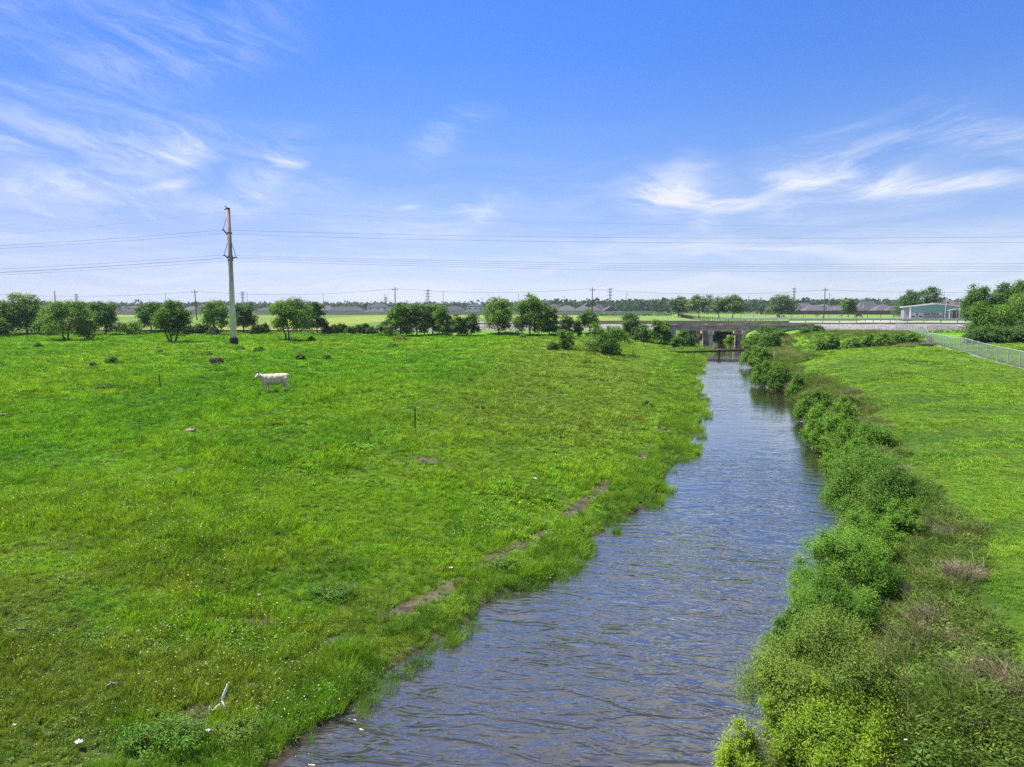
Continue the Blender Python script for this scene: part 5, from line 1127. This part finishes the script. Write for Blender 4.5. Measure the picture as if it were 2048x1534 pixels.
chain_fence('thin wire mesh fence between the railway and the right edge trees', [(79.5, 134.5), (92, 134.5), (108, 134.5), (125, 134.5)], 1.25, 4.5, False)
# gate panel with white boards in the fence's upper end
# picket and paddock fences beyond the road
def post_fence(label, pts, h, step, mat, name='post_fence', wires=2, r=.06):
    P = np.array(pts, float); t = np.cumsum([0] + [np.hypot(*(P[i + 1] - P[i])) for i in range(len(P) - 1)]); s_ = np.arange(0, t[-1], step); X = np.interp(s_, t, P[:, 0]); Y = np.interp(s_, t, P[:, 1]); Z = terr(X, Y)
    b0 = (X[0], Y[0], Z[0]); e = empty(name, b0, label, 'fence')
    for x, y, z in zip(X, Y, Z): MB().box(x - b0[0] - r, x - b0[0] + r, y - b0[1] - r, y - b0[1] + r, z - b0[2] - .3, z - b0[2] + h).build('post', M[mat], e)
    for k in range(wires): MB().tube([(x - b0[0], y - b0[1], z - b0[2] + h * (.95 - k * .4)) for x, y, z in zip(X, Y, Z)], r * .45, 4).build('rail', M[mat], e)
q = lambda px, D: ((px - 1024) / F * D, D)
post_fence('weathered grey picket fence curving under the park trees', [q(1354, 420), q(1362, 330), q(1385, 275), q(1420, 240), q(1480, 212), q(1530, 200)], 1.5, 2.6, 'dark_wood', 'picket_fence', 2, .09)
post_fence('dark post and rail fence around the horse paddock', [q(1480, 330), q(1560, 322), q(1800, 315)], 1.6, 5.5, 'dark_wood', 'paddock_fence', 1, .07)
post_fence('pale wire fence behind the park trees', [q(1486, 400), q(1570, 380)], 1.5, 4, 'galv', 'paddock_fence', 3, .06)
post_fence('low white pipe fence in front of the teal building', [q(1790, 252), q(1925, 252)], .9, 6, 'white', 'pipe_fence', 1, .08)

# ------------------------------------------------------------------ animals: one skin over many rounded volumes
def hidemat(name, c, c2, c3=None, zlo=.6):
    m, nt, out = newmat(name); b = nt.nodes.new('ShaderNodeBsdfPrincipled'); nt.links.new(b.outputs[0], out.inputs[0]); b.inputs['Roughness'].default_value = .85; b.inputs['Specular IOR Level'].default_value = .2
    tc = nt.nodes.new('ShaderNodeTexCoord'); x, y, z = xyz(nt, tc.outputs['Object']); n = noise(nt, tc.outputs['Object'], 5, 4).ss(.42, .64)
    col = mixc(nt, n * .6, c, c2)
    if c3: col = mixc(nt, x.ss(1.09, 1.13) , col, c3); col = mixc(nt, z.ss(.07, .04), col, c3)
    nt.links.new(col, b.inputs['Base Color']); return m
def chain(mb, pts):
    """rounded limb: (x, y, z, radius) joined by many spheres"""
    for a, b_ in zip(pts[:-1], pts[1:]):
        a, b_ = np.array(a, float), np.array(b_, float); n = max(2, int(np.linalg.norm(b_[:3] - a[:3]) / (min(a[3], b_[3]) * .45)) + 1)
        for t in np.linspace(0, 1, n): p = a + (b_ - a) * t; mb.sphere(p[:3], p[3], 8, 6)
def skin(mb, name, mat, parent, vox=.024):
    o = mb.build(name, mat, parent, True); md = o.modifiers.new('one_skin', 'REMESH'); md.mode = 'VOXEL'; md.voxel_size = vox; md.use_smooth_shade = True
    sm = o.modifiers.new('soften', 'SMOOTH'); sm.factor = .6; sm.iterations = 7; return o
p = g(548, 784)
cow = empty('cow', (p.x, p.y, p.z + .06), 'pale cream cow with short dark horns standing side on in the pasture', 'cow', rz=R(180 + 17))
mb = MB()
E = lambda x, z, rx, ry, rz_, y=0: mb.sphere((x, y, z), (rx, ry, rz_), 14, 10)
E(-.55, .85, .37, .28, .31); E(-.20, .78, .44, .32, .37); E(.15, .78, .42, .31, .36); E(.42, .84, .30, .25, .30); E(-.76, .92, .20, .23, .22); E(-.25, .98, .55, .16, .14); E(.5, .98, .2, .13, .14); E(.52, .72, .2, .2, .24); E(-.10, .58, .34, .20, .14); E(.25, .58, .2, .17, .12); E(-.22, .46, .07, .07, .07)
chain(mb, [(.50, 0, .90, .22), (.72, 0, .96, .165), (.86, 0, 1.02, .135)]); chain(mb, [(.60, 0, .70, .15), (.78, 0, .86, .12)])
chain(mb, [(.88, 0, 1.07, .13), (.97, 0, 1.0, .115), (1.10, 0, .89, .088), (1.16, 0, .83, .078)]); E(.93, 1.05, .12, .135, .12)
for s_ in (-1, 1): chain(mb, [(.84, s_ * .10, 1.08, .035), (.82, s_ * .20, 1.08, .05), (.82, s_ * .28, 1.05, .025)])
for s_, dx in ((1, .10), (-1, -.06)):      # front legs, near and far
    chain(mb, [(.44 + dx * .3, s_ * .15, .66, .13), (.42 + dx, s_ * .15, .46, .085), (.42 + dx, s_ * .15, .32, .066), (.41 + dx, s_ * .15, .12, .052), (.42 + dx, s_ * .15, .04, .062)])
for s_, dx in ((1, .0), (-1, .14)):        # hind legs with stifle and hock
    chain(mb, [(-.74, s_ * .15, .80, .17), (-.66 + dx * .5, s_ * .16, .58, .12), (-.82 + dx, s_ * .15, .40, .075), (-.83 + dx, s_ * .15, .20, .056), (-.80 + dx, s_ * .15, .04, .062)])
skin(mb, 'body', hidemat('cow_hide', (.66, .50, .36), (.46, .36, .28), (.16, .10, .08)), cow)
tl = MB(); tl.tube([(-.93, 0, 1.06), (-1.0, .01, .98), (-1.03, .02, .75), (-1.08, .03, .50), (-1.12, .04, .40)], [.035, .03, .022, .02, .03], 7).tube([(-1.11, .04, .42), (-1.14, .05, .30), (-1.16, .06, .20)], [.035, .05, .012], 7)
tl.build('tail', pbr('tail_hair', (.50, .40, .28), .95, .3, 8), cow, True)
hm = pbr('horn', (.10, .08, .07), .5, .3, 10)
for s_ in (-1, 1): MB().tube([(.88, s_ * .07, 1.14), (.92, s_ * .18, 1.24), (1.04, s_ * .22, 1.30)], [.036, .030, .010], 7).build('horn', hm, cow, True)
for s_ in (-1, 1): MB().sphere((1.0, s_ * .088, 1.03), .018, 8, 6).build('eye', M['black_metal'], cow, True)

def grazer(px, py, label, c, c2, cat='horse', D=None, head_down=True, rz=180, sc=1.0, name='horse', group='animals grazing beyond the railway'):
    p = at(px, py, D); p.z = zt(p.x, p.y); e = empty(name, tuple(p), label, cat, group, rz=R(rz)); e.scale = (sc, sc, sc); mb = MB()
    for a in [(-.45, 1.15, .38, .26, .30), (0, 1.12, .45, .26, .30), (.42, 1.15, .32, .24, .30)]: mb.sphere((a[0], 0, a[1]), a[2:], 12, 8)
    if head_down: chain(mb, [(.6, 0, 1.2, .2), (.95, 0, .95, .14), (1.2, 0, .6, .11), (1.25, 0, .45, .11), (1.32, 0, .2, .07)])
    else: chain(mb, [(.6, 0, 1.25, .2), (.9, 0, 1.5, .14), (1.05, 0, 1.75, .12), (1.2, 0, 1.65, .1), (1.4, 0, 1.5, .07)])
    for s_ in (-1, 1):
        chain(mb, [(.5, s_ * .16, 1.0, .13), (.5 + s_ * .08, s_ * .16, .55, .065), (.5 + s_ * .08, s_ * .16, .06, .055)]); chain(mb, [(-.6, s_ * .16, 1.05, .18), (-.52, s_ * .16, .75, .12), (-.72 - s_ * .05, s_ * .16, .5, .07), (-.68, s_ * .16, .06, .055)])
    skin(mb, 'body', hidemat(name + '_hide', c, c2), e, .045)
    MB().tube([(-.78, 0, 1.3), (-.95, 0, 1.1), (-.98, 0, .6)], [.05, .08, .03], 6).build('tail', M['dark_wood'], e, True)
grazer(1717, 634, 'dark brown horse grazing in the paddock right of the leaning tree', (.05, .028, .02), (.03, .018, .014), D=300, rz=0, sc=1.35)
grazer(1681, 631, 'pale horse grazing behind the leaning paddock tree', (.42, .36, .30), (.3, .26, .22), D=330, rz=160)
grazer(1634, 629, 'brown horse far back in the paddock near the wooden pole', (.14, .085, .05), (.08, .05, .035), D=360, rz=15)
grazer(1556, 634, 'black cow standing in the shade of the round park tree', (.025, .022, .022), (.04, .035, .03), 'cow', D=310, rz=200, name='cow', sc=.9, head_down=False)
grazer(1566, 634, 'dark cow grazing at the right side of the round park tree trunk', (.03, .025, .024), (.3, .28, .26), 'cow', D=312, rz=10, name='cow', sc=.85)

# ------------------------------------------------------------------ stakes, posts and litter
def stake(px, yt, yb, label, m='black_metal', r=.028, name='metal_stake', D=None, lean=.02, group='stakes standing in the grass'):
    b_ = g(px, yb) if D is None else at(px, yb, D); b_.z = zt(b_.x, b_.y); h = at(px, yt, b_.y).z - b_.z
    e = empty(name, tuple(b_), label, 'stake', group); MB().prism([(-r, -r), (r, -r), (r, -r * .3), (r * .3, -r * .3), (r * .3, r), (-r * .3, r), (-r * .3, -r * .3), (-r, -r * .3)], (0, 0, -.3), 'z', h + .3).build('shaft', M[m], e)
    MB().tube([(0, 0, h - .12), (0, 0, h)], r * 1.25, 8).build('top', M['galv_dark'] if m != 'white' else M['white'], e); e.rotation_euler = (0, lean, 0)
stake(322, 748, 780, 'thin dark metal stake leaning slightly left of the pale cow', lean=-.06); stake(830, 813, 856, 'dark metal stake standing in the middle of the pasture'); stake(813, 701, 727, 'grey metal stake far back in the pasture', 'galv_dark', .03)
stake(1263, 658, 672, 'pale marker post before the dark scrub near the bridge', 'concrete', .07, 'marker_post', D=128); stake(1548, 703, 723, 'white plastic post on the right bank above the bush pair', 'white', .055, 'marker_post')
stake(787, 657, 666, 'small pale post at the foot of the dark clump', 'concrete', .09, 'marker_post', D=130)
b_ = at(1217, 652, 140); b_.z = zt(b_.x, b_.y) - .05; e = empty('equipment_cabinet', tuple(b_), 'small white cabinet beside the railway left of the bridge', 'cabinet'); MB().box(-.4, .4, -.35, .35, 0, 1.3).build('case', M['white'], e); MB().box(-.46, .46, -.41, .41, 1.3, 1.38).build('lid', M['galv'], e); MB().box(-.3, .3, -.37, -.353, .15, 1.15).build('door', M['galv'], e)
b_ = at(1577, 641, 190); b_.z = zt(b_.x, b_.y); e = empty('sign', tuple(b_), 'small rusty square sign beside the road right of the round park tree', 'sign'); MB().box(-.05, .05, -.03, .03, -.2, .8).build('post', M['galv_dark'], e); MB().box(-.4, .4, -.06, -.03, .45, 1.15).build('plate', M['rust'], e)
def scrap(px, py, size, label, mat='plastic', name='plastic_scrap', seed=0, up=.05, cat='litter', flat=.35):
    """crumpled sheet with thickness"""
    r = np.random.RandomState(seed); p = g(px, py); s_ = size * .7 * p.y / F; n = 9; u, v = np.meshgrid(np.linspace(-.5, .5, n), np.linspace(-.5, .5, n))
    X = u * s_ * (1 + .3 * r.randn(n, n) * .3); Y = v * s_ * .6 + r.randn(n, n) * s_ * .04; Z = np.abs(r.randn(n, n)) * s_ * flat * .5 + up; me = grid_mesh(name, X, Y, Z, M[mat], False); me.location = (p.x, p.y, p.z)
    md = me.modifiers.new('thickness', 'SOLIDIFY'); md.thickness = .006; tag(me, label, cat, 'litter on the banks'); return me
scrap(418, 1484, 16, 'pale blue crumpled plastic rag under the white strip', seed=1, up=.2); scrap(158, 1497, 22, 'pale crumpled wrapper at the bottom left', seed=2, up=.1); scrap(30, 1459, 9, 'tiny white scrap near the left edge', seed=3, up=.08); scrap(902, 1143, 10, 'small white card beside the worn path', seed=4, up=.1)
scrap(517, 1194, 16, 'grey flattened scrap in the grass of the near slope', 'concrete', seed=5, up=.04); scrap(381, 864, 26, 'pale heap of dry straw in the pasture below the stake', 'straw', 'straw_heap', seed=6, up=.05, cat='straw'); scrap(1962, 1337, 9, 'small white scrap low on the right bank', seed=7, up=.15); scrap(1810, 1505, 9, 'white scrap between the nearest bush and the weeds', seed=8, up=.2)
scrap(8, 833, 22, 'pale streak of flattened straw at the left edge', 'straw', 'straw_heap', seed=9, up=.05, cat='straw'); scrap(1070, 960, 9, 'tiny pale scrap halfway down the bank', seed=10, up=.06)
# white plastic strip caught on the weeds
p = g(432, 1470); k = p.y / F; o = MB(); zz = .42
o.tube([(-14 * k, 0, zz - .06), (-10 * k, 0, zz + .10), (-7 * k, .02, zz), (6 * k, .03, zz + .10), (14 * k, .02, zz + .14)], [.008, .010, .008, .012, .008], 5).tube([(12 * k, .02, zz + .12), (17 * k, .05, zz + .26), (24 * k, .08, zz + .40), (25 * k, .08, zz + .46)], [.012, .028, .022, .006], 6).tube([(15 * k, .02, zz + .18), (22 * k, -.02, zz + .12), (25 * k, -.03, zz + .02)], [.010, .012, .005], 5)
o = o.build('plastic_strip', M['plastic'], None, True); o.location = (p.x, p.y, p.z); tag(o, 'torn white plastic strip snagged on the weeds at the bottom left', 'litter', 'litter on the banks')
for px, py, ln, lb in [(35, 1268, 34, 'grey driftwood stick lying at the left edge'), (225, 1378, 30, 'thin grey stick in the grass above the wrapper'), (1845, 1300, 60, 'long bare grey stick lying across the right bank weeds')]:
    p = g(px, py); k = p.y / F * ln; o = MB().tube([(-k / 2, 0, .04), (-k * .1, k * .1, .09), (k / 2, k * .35, .05)], [.018, .024, .010], 6).tube([(-k * .1, k * .1, .09), (k * .1, -.05, .16)], [.012, .005], 5).build('stick', M['twig'], None, True); o.location = p; tag(o, lb, 'stick', 'dead sticks')

# ------------------------------------------------------------------ air
def haze(d):
    m, nt, out = newmat('haze'); v = nt.nodes.new('ShaderNodeVolumePrincipled'); v.inputs['Color'].default_value = (.80, .88, 1.0, 1); v.inputs['Density'].default_value = d; v.inputs['Anisotropy'].default_value = .2
    nt.links.new(v.outputs[0], out.inputs['Volume']); o = MB().box(-6800, 6800, -300, 7000, -4.2, 26).build('haze', m); tag(o, kind='stuff')
if HAZE: haze(HAZE)
